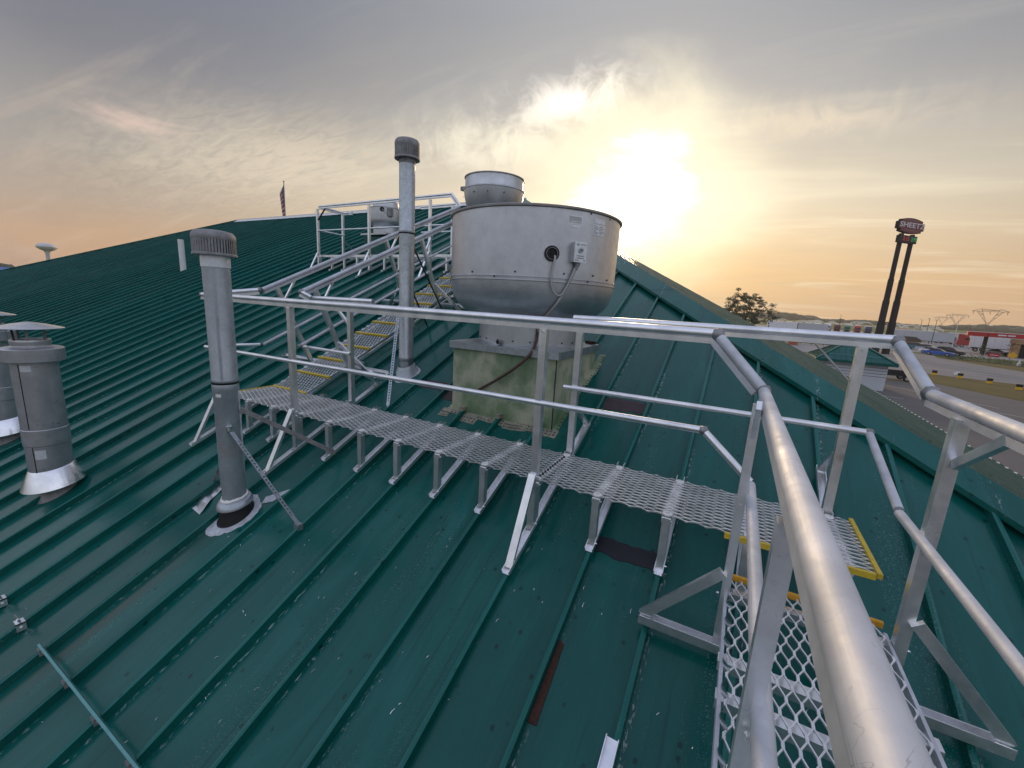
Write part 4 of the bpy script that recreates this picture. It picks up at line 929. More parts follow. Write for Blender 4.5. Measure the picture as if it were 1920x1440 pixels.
def perforated(g, a, c, w=.028, t=.004, hole=True, k0=.05, k1=.95):
    """steel strap punched with holes: two edge strips joined by ties"""
    a = Vector(a); c = Vector(c); d = c - a; L = d.length; d.normalize(); sd = d.cross(Vector((0, 0, 1))).normalized(); u = sd.cross(d)
    for q in (-1, 1): g.beam(a + sd * q * w * .36, c + sd * q * w * .36, w * .28, t, u)
    n = int(L / .030)
    for i in range(n + 1):
        f = i / n; p = a + d * (L * f); solid = not (k0 < f < k1); g.beam(p - d * (.016 if solid else .008), p + d * (.016 if solid else .008), w * .46, t * .8, u)
    return g
def angle_bar(g, a, c, w=.03, t=.004):
    a = Vector(a); c = Vector(c); d = (c - a).normalized(); sd = d.cross(Vector((0, 0, 1))).normalized(); u = sd.cross(d)
    g.beam(a, c, w, t, u); g.beam(a + sd * (w / 2) - u * (w / 2), c + sd * (w / 2) - u * (w / 2), t, w, u); return g
sa = Vector((PX + .085, PY - .035, .055)); se = Vector((-2.665, 1.742, seam_z(1.742) + .012))
perforated(G(), sa, se, .032, .005, True, .12, .93).build('brace_strap', M['galv'], v)
G().box(se.x - .02, se.x + .03, se.y - .02, se.y + .02, seam_z(1.742) - .03, seam_z(1.742) + .016).build('strap_foot', M['galv'], v)
angle_bar(G(), (PX + .07, PY + .06, .215), (-3.03, 2.374, seam_z(2.374) + .02)).build('brace_strap', M['cap'], v)
perforated(G(), (PX - .08, PY + .02, -.15), (-3.87, 1.775, seam_z(1.775) + .01)).build('brace_strap', M['cap'], v)
g = G(); g.tube(sa + Vector((-.02, 0, .01)), sa + Vector((.03, -.025, .012)), .010, 8).box(sa.x - .02, sa.x + .012, sa.y - .02, sa.y + .012, sa.z - .012, sa.z + .03); g.build('strap_clamp', M['shiny'], v)
g = G(); n = 8; vs = []
for i in range(n + 1):
    t = i / n; x = -3.86 + .11 * t + .012 * math.sin(t * 9); y = 1.86 - .30 * t; vs += [(x - .060, y, pan_z(y) + .006 + .012 * math.sin(t * 7) ** 2), (x + .06 + .02 * t, y - .01, pan_z(y - .01) + .004 + .018 * math.sin(t * 5 + 1) ** 2)]
g.add(vs, [(2 * i, 2 * i + 1, 2 * i + 3, 2 * i + 2) for i in range(n)]); solo(g, 'foil_tape', M['tape'], 'crumpled strip of silver foil tape on the roof beside the grey vent pipe', 'tape')

# tall galvanised vent
TX, TY = -3.375, 3.64
v = empty('vent_pipe', (TX, TY, pan_z(TY)), 'tall thin galvanised vent pipe with a dark ribbed cap rising above the rail', 'vent pipe')
G().lathe(TX, TY, [(.078, pan_z(TY) - .1), (.078, .43)], 40).build('lower_pipe', M['galv'], v, True)
G().lathe(TX, TY, [(.083, .38), (.086, .385), (.086, .43), (.083, .435), (.083, 1.80)], 40).build('middle_pipe', M['galv'], v, True)
G().lathe(TX, TY, [(.0835, 1.79), (.0875, 1.80), (.0875, 1.835), (.0845, 1.84), (.0845, 2.55)], 40).build('upper_pipe', M['galv'], v, True)
g = G().lathe(TX, TY, [(.0838, 1.785), (.089, 1.79), (.089, 1.80)], 40); g.build('joint_band', M['dark'], v, True)
G().lathe(TX, TY, [(.0845, 2.50), (.088, 2.505), (.088, 2.56)], 40).build('collar', M['cap'], v, True)
louvre_cap(TX, TY, 2.545, .132, .200, v)
d_ = Vector((-TX, -TY, 0)).normalized(); sdv = Vector((-d_.y, d_.x, 0)); q = Vector((TX, TY, 0)) + d_ * .080 + sdv * .022; part_beam('seam_strip', q + Vector((0, 0, .44)), q + Vector((0, 0, 1.78)), .012, .012, M['galv'], v, d_)
zb = pan_z(TY); t3 = lambda x, y, z: z + T * (y - TY)
G().lathe(TX, TY, [(.140, zb + .004), (.130, zb + .014), (.105, zb + .09), (.0875, zb + .120)], 32, tilt=t3).build('boot', M['vent'], v, True)
g = G(); n = 36; vs = []
for i in range(n):
    a = 2 * math.pi * i / n; ro = .155 + .010 * math.sin(4 * a); x, y = TX + ro * math.cos(a), TY + ro * 1.1 * math.sin(a); vs.append((x, y, pan_z(y) + .003))
vs.append((TX, TY, zb + .012)); g.add(vs, [(i, (i + 1) % n, n) for i in range(n)]); g.build('roof_sealant', M['seal'], v)
perforated(G(), (TX - .03, TY - .085, 1.00), (-3.06, 3.035, seam_z(3.035) + .01), .032, .004).build('brace_strap', M['galv'], v)
angle_bar(G(), (TX + .05, TY + .05, 1.66), (-4.39 + .52, 5.86 - .9, seam_z(4.96) + .02), .02).build('brace_strap', M['dark'], v)
angle_bar(G(), (TX + .02, TY + .08, 1.16), (-3.875, 4.60, seam_z(4.60) + .01), .02).build('brace_strap', M['dark'], v)
# white pipe far up the slope
solo(G().lathe(-14.56, 6.365, [(.075, 1.30), (.075, 2.36), (.066, 2.36), (.066, 2.30)], 24), 'vent_pipe', M['white'], 'white plastic vent pipe standing alone far up the left slope', 'vent pipe', (-14.56, 6.365, 1.4), smooth=True)

# stainless flues at the left edge
def flue(cx, cy, s, zt, label):
    f = empty('flue', (cx, cy, pan_z(cy)), label, 'flue', 'stainless flues at the left'); z0 = pan_z(cy)
    G().lathe(cx, cy, [(.105 * s, z0 - .1), (.105 * s, z0 + .12)], 40).build('base_pipe', M['cap'], f, True)
    G().lathe(cx, cy, [(.150 * s, z0 + .165), (.150 * s, z0 + .51)], 48).build('lower_section', M['flue'], f, True)
    G().lathe(cx, cy, [(.152 * s, z0 + .495), (.156 * s, z0 + .50), (.156 * s, z0 + .645), (.152 * s, z0 + .65)], 48).build('locking_band', M['flue'], f, True)
    G().lathe(cx, cy, [(.1505 * s, z0 + .64), (.1505 * s, zt - .27)], 48).build('upper_section', M['flue'], f, True)
    G().lathe(cx, cy, [(.152 * s, zt - .35), (.200 * s, zt - .345), (.204 * s, zt - .34), (.204 * s, zt - .235), (.198 * s, zt - .228), (.128 * s, zt - .212), (.124 * s, zt - .205)], 48).build('drip_band', M['flue'], f, True)
    G().lathe(cx, cy, [(.128 * s, zt - .215), (.124 * s, zt - .20), (.128 * s, zt - .19), (.130 * s, zt - .165), (.126 * s, zt - .155), (.112 * s, zt - .158), (.108 * s, zt - .25), (.01, zt - .26)], 48).build('inner_pipe', M['flue'], f, True)
    G().lathe(cx, cy, [(.01, zt - .050), (.222 * s, zt - .058), (.225 * s, zt - .052), (.11 * s, zt - .020), (.003, zt)], 48).build('rain_cap', M['shiny'], f, True)
    for a in (-100, -60, -20, 30, 120, 200):
        t = rad(a); p = Vector((cx + .122 * s * math.cos(t), cy + .122 * s * math.sin(t), zt - .19)); q = Vector((cx + .135 * s * math.cos(t), cy + .135 * s * math.sin(t), zt - .045))
        part_beam('cap_strap', p, q, .018, .004, M['rust'] if a in (-60,) else M['cap'], f, (math.cos(t), math.sin(t), 0))
    tt = lambda x, y, z: z + T * .32 * (y - cy)
    G().lathe(cx, cy, [(.150 * s, z0 + .268), (.158 * s, z0 + .260), (.222 * s, z0 + .100), (.219 * s, z0 + .094), (.15 * s, z0 + .12)], 48, tilt=tt).build('storm_skirt', M['shiny'], f, True)
    G().lathe(cx, cy, [(.150 * s, z0 + .002), (.125 * s, z0 + .04), (.110 * s, z0 + .07)], 40, tilt=lambda x, y, z: z + T * (y - cy)).build('roof_boot', M['cap'], f, True)
    d = Vector((-cx, -cy, 0)).normalized(); sv = Vector((-d.y, d.x, 0))
    for zz0, zz1 in ((z0 + .24, z0 + .49), (z0 + .66, zt - .36)):
        a = rad(-40); q = Vector((cx, cy, 0)) + (d * math.cos(a) + sv * math.sin(a)) * .151 * s; part_beam('seam_strip', q + Vector((0, 0, zz0)), q + Vector((0, 0, zz1)), .006, .004, M['dark'], f, d)
    for (zz, hh, ww) in ((zt - .40, .055, .07), (z0 + .42, .085, .075)):
        g = G(); n = 5; vs = []
        for i in range(n + 1):
            a = rad(-36 + 28 * (i / n) * (ww / .075)); o_ = d * math.cos(a) + sv * math.sin(a); q = Vector((cx, cy, 0)) + o_ * .1525 * s; vs += [q + Vector((0, 0, zz - hh / 2)), q + Vector((0, 0, zz + hh / 2))]
        g.add(vs, [(2 * i, 2 * i + 1, 2 * i + 3, 2 * i + 2) for i in range(n)]); g.build('label', M['label'], f)
    return f
flue(-5.525, 1.185, 1.0, .715, 'stainless steel flue with a conical rain cap standing left of the grey vent pipe')
f_ = flue(-7.60, 1.315, 1.05, .70, 'stainless steel flue cut off by the left edge of the photo')

# ------------------------------------------------------------------ odds and ends on the roof
def patch(name, mt, poly, label, cat, lift=.004, th=.004):
    out_ = []
    for i, p in enumerate(poly):
        q = poly[(i + 1) % len(poly)]
        for j in range(9):
            t = j / 9; k_ = 0 if j == 0 else random.uniform(-.010, .010); out_.append((p[0] + (q[0] - p[0]) * t + (k_ if abs(q[0] - p[0]) < .05 else 0), p[1] + (q[1] - p[1]) * t + (k_ if abs(q[0] - p[0]) >= .05 else 0)))
    g = G(); g.prism([(x, y, pan_z(y) + lift - th) for x, y in out_], (0, 0, th)); return solo(g, name, mt, label, cat)
e_ = .02
patch('roof_patch', M['black_patch'], [(-.622 + e_, 2.335), (-.2163 - e_, 2.33), (-.2163 - e_, 2.44), (-.622 + e_, 2.44)], 'dark purple black patch between two seams beneath the walkway', 'patch')
patch('roof_patch', M['brown_patch'], [(-1.028 + e_, 3.63), (-.622 - e_, 3.64), (-.622 - e_, 3.79), (-1.028 + e_, 3.79)], 'dull brown patch on the roof to the right of the big fan curb', 'patch')
for i, (x0, x1, y0, y1, lb) in enumerate([(-3.06 + e_, -2.66 - e_, 3.47, 3.60, 'brown membrane strip on the roof nearest the tall vent foot'), (-2.66 + e_, -2.43, 3.36, 3.50, 'brown membrane strip touching the left side of the curb, lower piece'), (-2.66 + e_, -2.43, 3.62, 3.76, 'brown membrane strip touching the left side of the curb, upper piece')]):
    patch('roof_patch', M['brown_patch'], [(x0, y0), (x1, y0), (x1, y1), (x0, y1)], lb, 'patch')
g = G(); g.prism([(x, y, pan_z(y) + .002) for x, y in [(-.604, 1.46), (-.562, 1.465), (-.575, 1.80), (-.603, 1.815)]], (0, 0, .006)); rs = solo(g, 'rusty_strip', M['rust'], 'long rusty brown metal strip lying against a seam of the near roof', 'metal strip')
g = G(); g.tube((-.588, 1.785, pan_z(1.785)), (-.588, 1.785, pan_z(1.785) + .014), .009, 10); g.build('screw', M['seal'], rs) if False else None
# small aluminium bracket at the bottom edge
br = G(); br.channel((-.232, 1.52, seam_z(1.52) + .006), (-.232, 1.30, seam_z(1.30) + .006), .055, .03, .004, RN); solo(br, 'seam_bracket', M['alu'], 'short aluminium channel bracket clamped on a seam at the bottom of the photo', 'bracket')
# snow guard: clamps on the seams and a green bar through them
sg = empty('snow_guard', (-2.6, .571, seam_z(.571)), 'green snow guard bar held by small clamps across the lower left roof', 'snow guard')
yS = .571
g = G(); g.beam((-3.47, yS, seam_z(yS) + .028), (-1.0, yS, seam_z(yS) + .028), .012, .034, RN); g.build('bar', M['bar'], sg)
def clampm(g, x, y):
    z = seam_z(y); g.box(x - .030, x - .016, y - .022, y + .022, z - .045, z + .012); g.box(x + .016, x + .030, y - .022, y + .022, z - .045, z + .012); g.box(x - .030, x + .030, y - .022, y + .022, z + .002, z + .013)
    g.tube((x + .03, y, z - .02), (x + .042, y, z - .02), .007, 6); return g
for kx in range(2, 9):
    x = X0 - kx * S; z = seam_z(yS); G().box(x - .020, x + .020, yS - .014, yS + .014, z - .028, z + .012).tube((x + .020, yS, z - .006), (x + .032, yS, z - .006), .006, 6).build('clamp', M['cap'], sg)
for kx in (9, 10):
    x = X0 - kx * S; g = clampm(G(), x, yS); z = seam_z(yS)
    g.beam((x - .024, yS, z + .012), (x - .040, yS - .01, z + .045), .006, .012).beam((x + .024, yS, z + .012), (x + .030, yS - .01, z + .045), .006, .012)
    solo(g, 'seam_clamp', M['alu'], 'small loose silver seam clamp, %s' % ('one seam left of the green bar end' if kx == 9 else 'cut by the left edge of the photo'), 'clamp')
# bits of swarf and flakes
random.seed(9); g = G()
for i in range(150):
    y = random.uniform(.3, 2.3); x = random.uniform(-4.2, .5); a = random.uniform(0, 6.28) if random.random() < .4 else rad(80 + random.uniform(-20, 20)); L = random.uniform(.006, .03); w = random.uniform(.001, .003)
    kx = round((x - X0) / S); 
    if abs(x - (X0 + kx * S)) < .03: x += .05
    p = Vector((x, y, pan_z(y) + .004)); d = Vector((math.cos(a), math.sin(a), T * math.sin(a))).normalized(); mid = p + d * L * .5 + Vector((0, 0, random.uniform(.001, .005))); g.beam(p, mid, w, .001); g.beam(mid, p + d * L + Vector((.004, 0, 0)), w, .001)
tag(g.build('metal_swarf', M['shiny']), 'scattered bright metal shavings on the green roof', 'swarf', kind='stuff')

# ------------------------------------------------------------------ trees and shrubs
def leaf_quads(g, c, rx, ry, rz, n, size):
    for i in range(n):
        d = Vector((random.gauss(0, 1), random.gauss(0, 1), random.gauss(0, 1))).normalized() * random.random() ** .45
        p = Vector(c) + Vector((d.x * rx, d.y * ry, d.z * rz)); e = Vector((random.gauss(0, 1), random.gauss(0, 1), random.gauss(0, 1))).normalized(); f = e.orthogonal().normalized(); s_ = size * random.uniform(.6, 1.4)
        g.add([p - e * s_, p - f * s_ * .45, p + e * s_, p + f * s_ * .45], [(0, 1, 2, 3)])
def big_tree(x, y, h, wid, label, seed):
    random.seed(seed); t = empty('broadleaf_tree', (x, y, ZG), label, 'tree'); B = Vector((x, y, ZG)); tr_ = G(); cr_ = G()
    tr_.tube(B, B + Vector((.2, 0, h * .20)), h * .040, 10, h * .030, False); fork = B + Vector((.2, 0, h * .19))
    limbs = []
    for i in range(9):
        a = 2 * math.pi * i / 9 + random.uniform(-.3, .3); el = random.uniform(.35, 1.25); L = h * random.uniform(.30, .46)
        d = Vector((math.cos(a) * math.cos(el) * wid, math.sin(a) * math.cos(el) * wid, math.sin(el))); q = fork + d * L * .55; e2 = fork + d * L + Vector((0, 0, .08 * h)); tr_.tube(fork, q, h * .018, 7, h * .012, False); tr_.tube(q, e2, h * .012, 6, h * .006, False); limbs += [q, e2]
    n = 0
    while n < 135:                                        # leaf clumps fill a lumpy dome, thinner towards the edge
        u = Vector((random.uniform(-1, 1), random.uniform(-1, 1), random.uniform(-.35, 1)))
        if u.length > 1 or u.length < .25: continue
        edge = 1 + .20 * noise.noise(u.normalized() * 2.2 + Vector((seed, 0, 0)))
        c2 = B + Vector((u.x * h * .40 * wid, u.y * h * .40 * wid, h * .44 + u.z * h * .46 * (1 - .15 * abs(u.x)))) * 1.0
        c2 = B + (c2 - B) * edge if u.z > 0 else c2
        near_ = min(limbs, key=lambda l: (l - c2).length); tr_.tube(near_, c2, h * .0045, 5, h * .0018, False)
        r = h * random.uniform(.030, .064); leaf_quads(cr_, c2, r * 1.3, r * 1.3, r * .75, 80, .19); n += 1
    tr_.build('trunk', M['bark'], t); cr_.build('crown', M['leaf'], t); return t
big_tree(-.4, 139.9, 14.2, 1.55, 'lone spreading tree silhouetted against the orange sky behind the hip', 12)
def shrub(x, y, r, h, label, group, seed):
    random.seed(seed); g = G(); leaf_quads(g, (x, y, ZG + h * .5), r, r, h * .55, 70, .13)
    o = g.build('shrub', M['shrub'], None, False, (x, y, ZG)); return tag(o, label, 'shrub', group)
for i, (x, y, r, h) in enumerate([(36.0, 110.3, .7, .7), (37.3, 110.2, .7, .9), (38.6, 110.0, .8, 1.1), (39.7, 109.5, .9, 1.3), (40.8, 108.9, .9, 1.0), (41.6, 107.6, .8, .9), (42.3, 106.8, .8, 1.0), (43.6, 105.6, .7, .7), (44.8, 105.2, .8, 1.2), (46.0, 104.0, .9, 1.2), (47.2, 102.6, .6, .6), (48.6, 101.5, .6, .6), (50.3, 100.1, .8, .9)]):
    shrub(x, y, r, h, ('leftmost', 'second', 'third', 'fourth', 'fifth', 'sixth', 'seventh', 'eighth', 'ninth', 'tenth', 'eleventh', 'twelfth', 'rightmost')[i] + (' low shrub in the roadside planting bed' if i in (0, 12) else ' low shrub from the left in the roadside planting bed'), 'shrubs in the planting bed', 100 + i)
for i, (x, y, h) in enumerate([(50.4, 127.0, 3.6), (46.6, 128.5, 2.8)]):
    random.seed(60 + i); t = empty('young_tree', (x, y, ZG), ('thin young tree standing before the long white trailer' if i == 0 else 'smaller thin young tree left of the taller sapling by the trailer'), 'tree')
    G().tube((x, y, ZG), (x, y, ZG + h * .7), .05, 6, .02).build('trunk', M['bark'], t); g = G()
    for q in range(9): leaf_quads(g, (x + random.uniform(-.8, .8), y + random.uniform(-.8, .8), ZG + h * random.uniform(.45, .98)), .35, .35, .25, 9, .14)
    g.build('crown', M['shrub'], t)
for i, az in enumerate((-2.4, -3.3, -4.2)):
    random.seed(80 + i); d = 150 + i * 9; x, y = math.sin(rad(az)) * d, math.cos(rad(az)) * d; h = (5.0, 6.5, 5.5)[i]
    t = empty('bushy_tree', (x, y, ZG), ('low bushy green tree under the right side of the lone big tree', 'taller bushy tree directly behind the lone big tree', 'bushy green tree at the left foot of the lone big tree')[i], 'tree')
    G().tube((x, y, ZG), (x, y, ZG + 2), .14, 6).build('trunk', M['bark'], t); g = G()
    for q in range(16): leaf_quads(g, (x + random.uniform(-2.6, 2.6), y + random.uniform(-2, 2), ZG + 1.2 + random.uniform(0, h - 2)), 1.0, 1.0, .8, 26, .22)
    g.build('crown', M['shrub'], t)

# ------------------------------------------------------------------ roadside sign on two poles
SGx, SGy = 24.72, 107.15
sgn = empty('pylon_sign', (SGx, SGy, ZG), 'tall red SHEETZ roadside sign with a price board on two dark stepped poles', 'sign')
ex = Vector((.70, .715, 0)).normalized(); ey = Vector((ex.y, -ex.x, 0))   # ex along the face, ey towards us
def sp(u, d, z): return Vector((SGx, SGy, z)) + ex * u - ey * (-d)
def extr(g, pts, d0, d1):
    g.prism([sp(u, d0, z) for u, z in pts], ey * (d1 - d0)); return g
for u in (-1.52, 1.52):
    g = G(); p = sp(u, 0, 0)
    for z0, z1, r in ((ZG, 1.2, .64), (1.15, 5.3, .55), (5.25, 9.3, .47), (9.25, 17.6, .39)): g.tube((p.x, p.y, z0), (p.x, p.y, z1), r, 16)
    g.build('pole', M['signdark'], sgn)
n = 10
bot = [(-2.9 + 5.8 * i / n, 17.92 - .26 * math.sin(math.pi * i / n)) for i in range(n + 1)]
top = [(2.9 - 5.8 * i / n, 20.02 + .34 * math.sin(math.pi * i / n)) for i in range(n + 1)]
outl = bot + [(2.9, 18.35), (3.5, 18.35), (3.5, 19.62), (2.9, 19.62)] + top + [(-2.9, 19.62), (-3.5, 19.62), (-3.5, 18.35), (-2.9, 18.35)]
cab = extr(G(), outl, -.12, .45).build('sign_cabinet', M['signdark'], sgn)
inn = [(u * .96, 19.0 + (z - 19.0) * .93) for u, z in outl]
extr(G(), inn, .43, .50).build('sign_face', M['signred'], sgn)
def text(body, size, pos, mt, parent, name='letters', align='CENTER', sx=1.0):
    cu_ = bpy.data.curves.new(name, 'FONT'); cu_.body = body; cu_.size = size; cu_.align_x = align; cu_.align_y = 'CENTER'; cu_.extrude = .02; cu_.offset = .012 * size
    to = bpy.data.objects.new('tmp_text', cu_); COL.objects.link(to); dg = bpy.context.evaluated_depsgraph_get(); me = bpy.data.meshes.new_from_object(to.evaluated_get(dg)); bpy.data.objects.remove(to); bpy.data.curves.remove(cu_)
    MX = Matrix.Identity(4)
    for r_ in range(3): MX[r_][0] = ex[r_] * sx; MX[r_][1] = (0, 0, 1)[r_]; MX[r_][2] = ey[r_]; MX[r_][3] = (pos - OFF[parent.name])[r_]
    me.transform(MX); me.materials.clear(); me.materials.append(mt); o = bpy.data.objects.new(name, me); COL.objects.link(o); o.parent = parent; OFF[o.name] = OFF[parent.name]; return o
text('SHEETZ', 1.22, sp(.10, .53, 19.06), M['letter'], sgn, sx=1.62)
extr(G(), [(-1.7, 19.93), (1.7, 19.93), (1.62, 19.99), (-1.62, 19.99)], .50, .52).build('trim_line', M['cap'], sgn); extr(G(), [(-1.7, 18.18), (1.7, 18.18), (1.8, 18.24), (-1.8, 18.24)], .50, .52).build('trim_line', M['cap'], sgn)
pbd = extr(G(), [(-2.40, 15.98), (2.30, 15.98), (2.30, 17.28), (-2.40, 17.28)], -.20, .45).build('price_board', M['signdark'], sgn)
text('3.15', 1.0, sp(-.75, .48, 16.63), M['ledred'], sgn, 'price_digits', sx=1.05); text('3.99', 1.0, sp(1.38, .48, 16.63), M['ledgreen'], sgn, 'price_digits', sx=.90)

# ------------------------------------------------------------------ lamp posts, flagpoles, pylons, water tower
def lamp(x, y, h, label):
    t = empty('lamp_post', (x, y, ZG), label, 'lamp post'); G().tube((x, y, ZG), (x, y, ZG + .6), .22, 10).build('base', M['wall'], t); G().tube((x, y, ZG + .6), (x, y, ZG + h), .085, 8, .06).build('pole', M['signdark'], t)
    G().box(x - .45, x + .05, y - .14, y + .14, ZG + h - .02, ZG + h + .10).build('lamp_head', M['signdark'], t)
lamp(44.39, 121.6, 4.9, 'dark lamp post in front of the long white trailer'); lamp(51.5, 173.4, 7.7, 'dark lamp post before the grey trailer, nearer to the flagpole'); lamp(57.6, 207.4, 7.8, 'dark lamp post just right of the tall roadside sign poles'); lamp(39.8, 245.0, 8.4, 'dark lamp post among the row of parked truck fronts'); lamp(54.6, 190.0, 8.2, 'slim dark lamp post between two others above the grey trailer')
def flagpole(x, y, zt, label, fz, fl, fw, lean, group=None):
    t = empty('flagpole', (x, y, ZG), label, 'flagpole'); G().tube((x, y, ZG), (x, y, zt), .10, 10, .05).build('pole', M['wtank'] if lean else M['cap'], t); G().lathe(x, y, [(.01, zt), (.09, zt + .06), (.09, zt + .12), (.01, zt + .18)], 10).build('finial', M['cap'], t)
    g = G(); nx, nz = 8, 14; vs = []; uvs = []
    d = Vector((-.55, -.83, 0)) if not lean else Vector((.6, -.8, 0)); sd = Vector((-d.y, d.x, 0))
    for i in range(nx + 1):
        for j in range(nz + 1):
            a = i / nx; q = j / nz; w = fw * (.35 + .65 * (1 - q) ** .0) * a * (.55 + .45 * q); p = Vector((x, y, fz - fl * (1 - q) * 1.0 - a * fl * .28 * (q))) + d * w + sd * math.sin(a * 9 + q * 2) * .10 * a; vs.append(p); uvs.append((a, q))
    fs = [(i * (nz + 1) + j, (i + 1) * (nz + 1) + j, (i + 1) * (nz + 1) + j + 1, i * (nz + 1) + j + 1) for i in range(nx) for j in range(nz)]
    g.add(vs, fs); o = g.build('flag', M['flag'], t, True); uvl = o.data.uv_layers.new(name='UVMap')
    for lp_ in o.data.loops: uvl.data[lp_.index].uv = uvs[lp_.vertex_index]
    return t
flagpole(-50.05, 33.05, 13.55, 'limp striped flag on a pole rising behind the far ridge', 13.3, 3.9, .50, False)
flagpole(43.54, 134.2, 2.3, 'white flagpole with a hanging red and white flag beside the blue car', -1.2, 1.7, 1.0, True)
def pylon(cx, cy, s, label):
    t = empty('transmission_tower', (cx, cy, ZG), label, 'pylon', 'transmission towers on the horizon'); d = Vector((cx, cy, 0)).normalized(); e = Vector((d.y, -d.x, 0)); b_ = Vector((cx, cy, ZG)); g = G(); r = .20 * s
    def P(u, z, w=0): return b_ + e * u * s + Vector((0, 0, z * s)) + d * w * s
    for w in (-1.1, 1.1):
        for a, c2 in [((-2.6, 0), (-1.2, 12)), ((2.6, 0), (1.2, 12)), ((-1.2, 12), (-7.0, 27)), ((1.2, 12), (7.0, 27)), ((-1.2, 12), (-10.0, 24.4)), ((1.2, 12), (10.0, 24.4)), ((-14, 24.4), (14, 24.4)), ((-7, 27), (-14, 24.4)), ((7, 27), (14, 24.4)), ((-7, 27), (7, 25.6)), ((-7, 25.6), (7, 25.6)),
                      ((-2.6, 0), (1.9, 6)), ((2.6, 0), (-1.9, 6)), ((-1.9, 6), (1.2, 12)), ((1.9, 6), (-1.2, 12)), ((-3.6, 18.2), (-4.6, 17)), ((3.6, 18.2), (4.6, 17)), ((-5.0, 21.8), (-7.2, 20.4)), ((5.0, 21.8), (7.2, 20.4)), ((-1.2, 12), (1.2, 12)), ((-9, 24.4), (-4, 19.4)), ((9, 24.4), (4, 19.4))]:
            g.tube(P(*a, w * .5), P(*c2, w * .5), r, 5)
    g.build('lattice', M['tower'], t); g = G()
    for u in (-12.6, 0, 12.6): g.tube(P(u, 24.4), P(u, 21.2), .22 * s, 6)
    g.build('insulator', M['tower'], t)
pylon(236.8, 658.6, 1.0, 'nearer right lattice transmission tower with spread arms'); pylon(306.0, 952.0, .98, 'smaller lattice transmission tower left of the nearer one'); pylon(392.0, 1290.0, .98, 'faint farthest lattice transmission tower between the other two')
w_ = empty('water_tower', (-388.1, 96.7, ZG), 'white bulb shaped water tower far beyond the left end of the roof', 'water tower'); wx, wy = -388.1, 96.7
G().lathe(wx, wy, [(2.6, ZG), (1.5, ZG + 4), (1.05, 8), (1.05, 14.6), (1.6, 16.2)], 24).build('stem', M['wtank'], w_, True); G().lathe(wx, wy, [(1.5, 16.1), (3.2, 16.9), (4.5, 17.9), (4.75, 18.7), (4.4, 19.6), (3.2, 20.5), (1.6, 20.95), (.02, 21.05)], 32).build('tank', M['wtank'], w_, True)
ob = empty('blue_roofed_building', (-124, 22, ZG), 'building with a bright blue metal roof at the far left edge', 'building'); G().box(-130, -118, 10, 30, ZG, .4).build('wall', M['wall'], ob); G().prism([(-130.6, 9, .4), (-117.4, 9, .4), (-124, 9, 2.2)], (0, 22, 0)).build('roof', M['bluebldg'], ob)
ob = empty('grey_flat_building', (-225, 70, ZG), 'long low grey building seen over the far left hip beside the water tower', 'building'); G().box(-232, -218, 55, 92, ZG, 2.6).build('wall', M['hub'], ob); G().box(-232.4, -217.6, 54.6, 92.4, 2.6, 3.0).build('roof', M['wall'], ob)

# ------------------------------------------------------------------ shed with a green pyramid roof beside the lot
sx0, sy0, sw = 6.65, 48.2, 5.9; ze = -2.47; zpk = -.62
sh = empty('green_roofed_shed', (sx0 + sw / 2, sy0 + sw / 2, ZG), 'small pale shed with a green pyramid metal roof beyond the near rail', 'shed')
ov = .50
g = G(); xa, xb, ya, yb = sx0 + ov, sx0 + sw - ov, sy0 + ov, sy0 + sw - ov
g.box(xa, xb, ya, yb, ZG, ze - .02); wl = g.build('wall', M['siding'], sh)
for zz in (-2.95, -3.22, -3.49, -3.76):
    g = G(); g.box(xa - .014, xb + .014, ya - .014, ya, zz - .235, zz - .018); g.build('siding_board', M['siding'], wl); g = G(); g.box(xa - .003, xb + .003, ya - .003, ya + .004, zz - .018, zz + .018); g.build('board_joint', M['dark'], wl)
corners = [Vector((sx0, sy0, ze)), Vector((sx0 + sw, sy0, ze)), Vector((sx0 + sw, sy0 + sw, ze)), Vector((sx0, sy0 + sw, ze))]; pk = Vector((sx0 + sw / 2, sy0 + sw / 2, zpk))
for i in range(4):
    a, c2 = corners[i], corners[(i + 1) % 4]; g = G(); g.add([a, c2, pk, a - Vector((0, 0, .03)), c2 - Vector((0, 0, .03))], [(0, 1, 2), (1, 0, 3, 4)])
    o = g.build('roof_slope', M['roof'], sh); n = (c2 - a).cross(pk - a).normalized()
    for k_ in range(1, 13):
        f = k_ / 13; p = a + (c2 - a) * f; lim = 1 - abs(2 * f - 1); q = p + (pk - (a + c2) / 2) * lim
        G().beam(p + n * .015, q + n * .015, .035, .05, n).build('seam', M['roof'], o)
    if i == 0: part_beam('snow_bar', a + (pk - a) * .22 + n * .05 + Vector((.35, 0, 0)), c2 + (pk - c2) * .22 + n * .05 - Vector((.35, 0, 0)), .03, .05, M['bar'], sh)
    G().beam(a + Vector((0, 0, .03)), pk + Vector((0, 0, .03)), .26, .05).build('hip_cap', M['flash'], sh)
    G().beam(a - Vector((0, 0, .12)), c2 - Vector((0, 0, .12)), .10, .22).build('fascia', M['roof'], sh)
g = G(); g.box(sx0, sx0 + sw, sy0, sy0 + sw, ze - .06, ze - .04); g.build('soffit', M['roof'], sh)
for (x, y) in ((xa - .12, ya - .1),): G().tube((x, y, ZG), (x, y, ze), .05, 8).build('downpipe', M['roof'], sh)

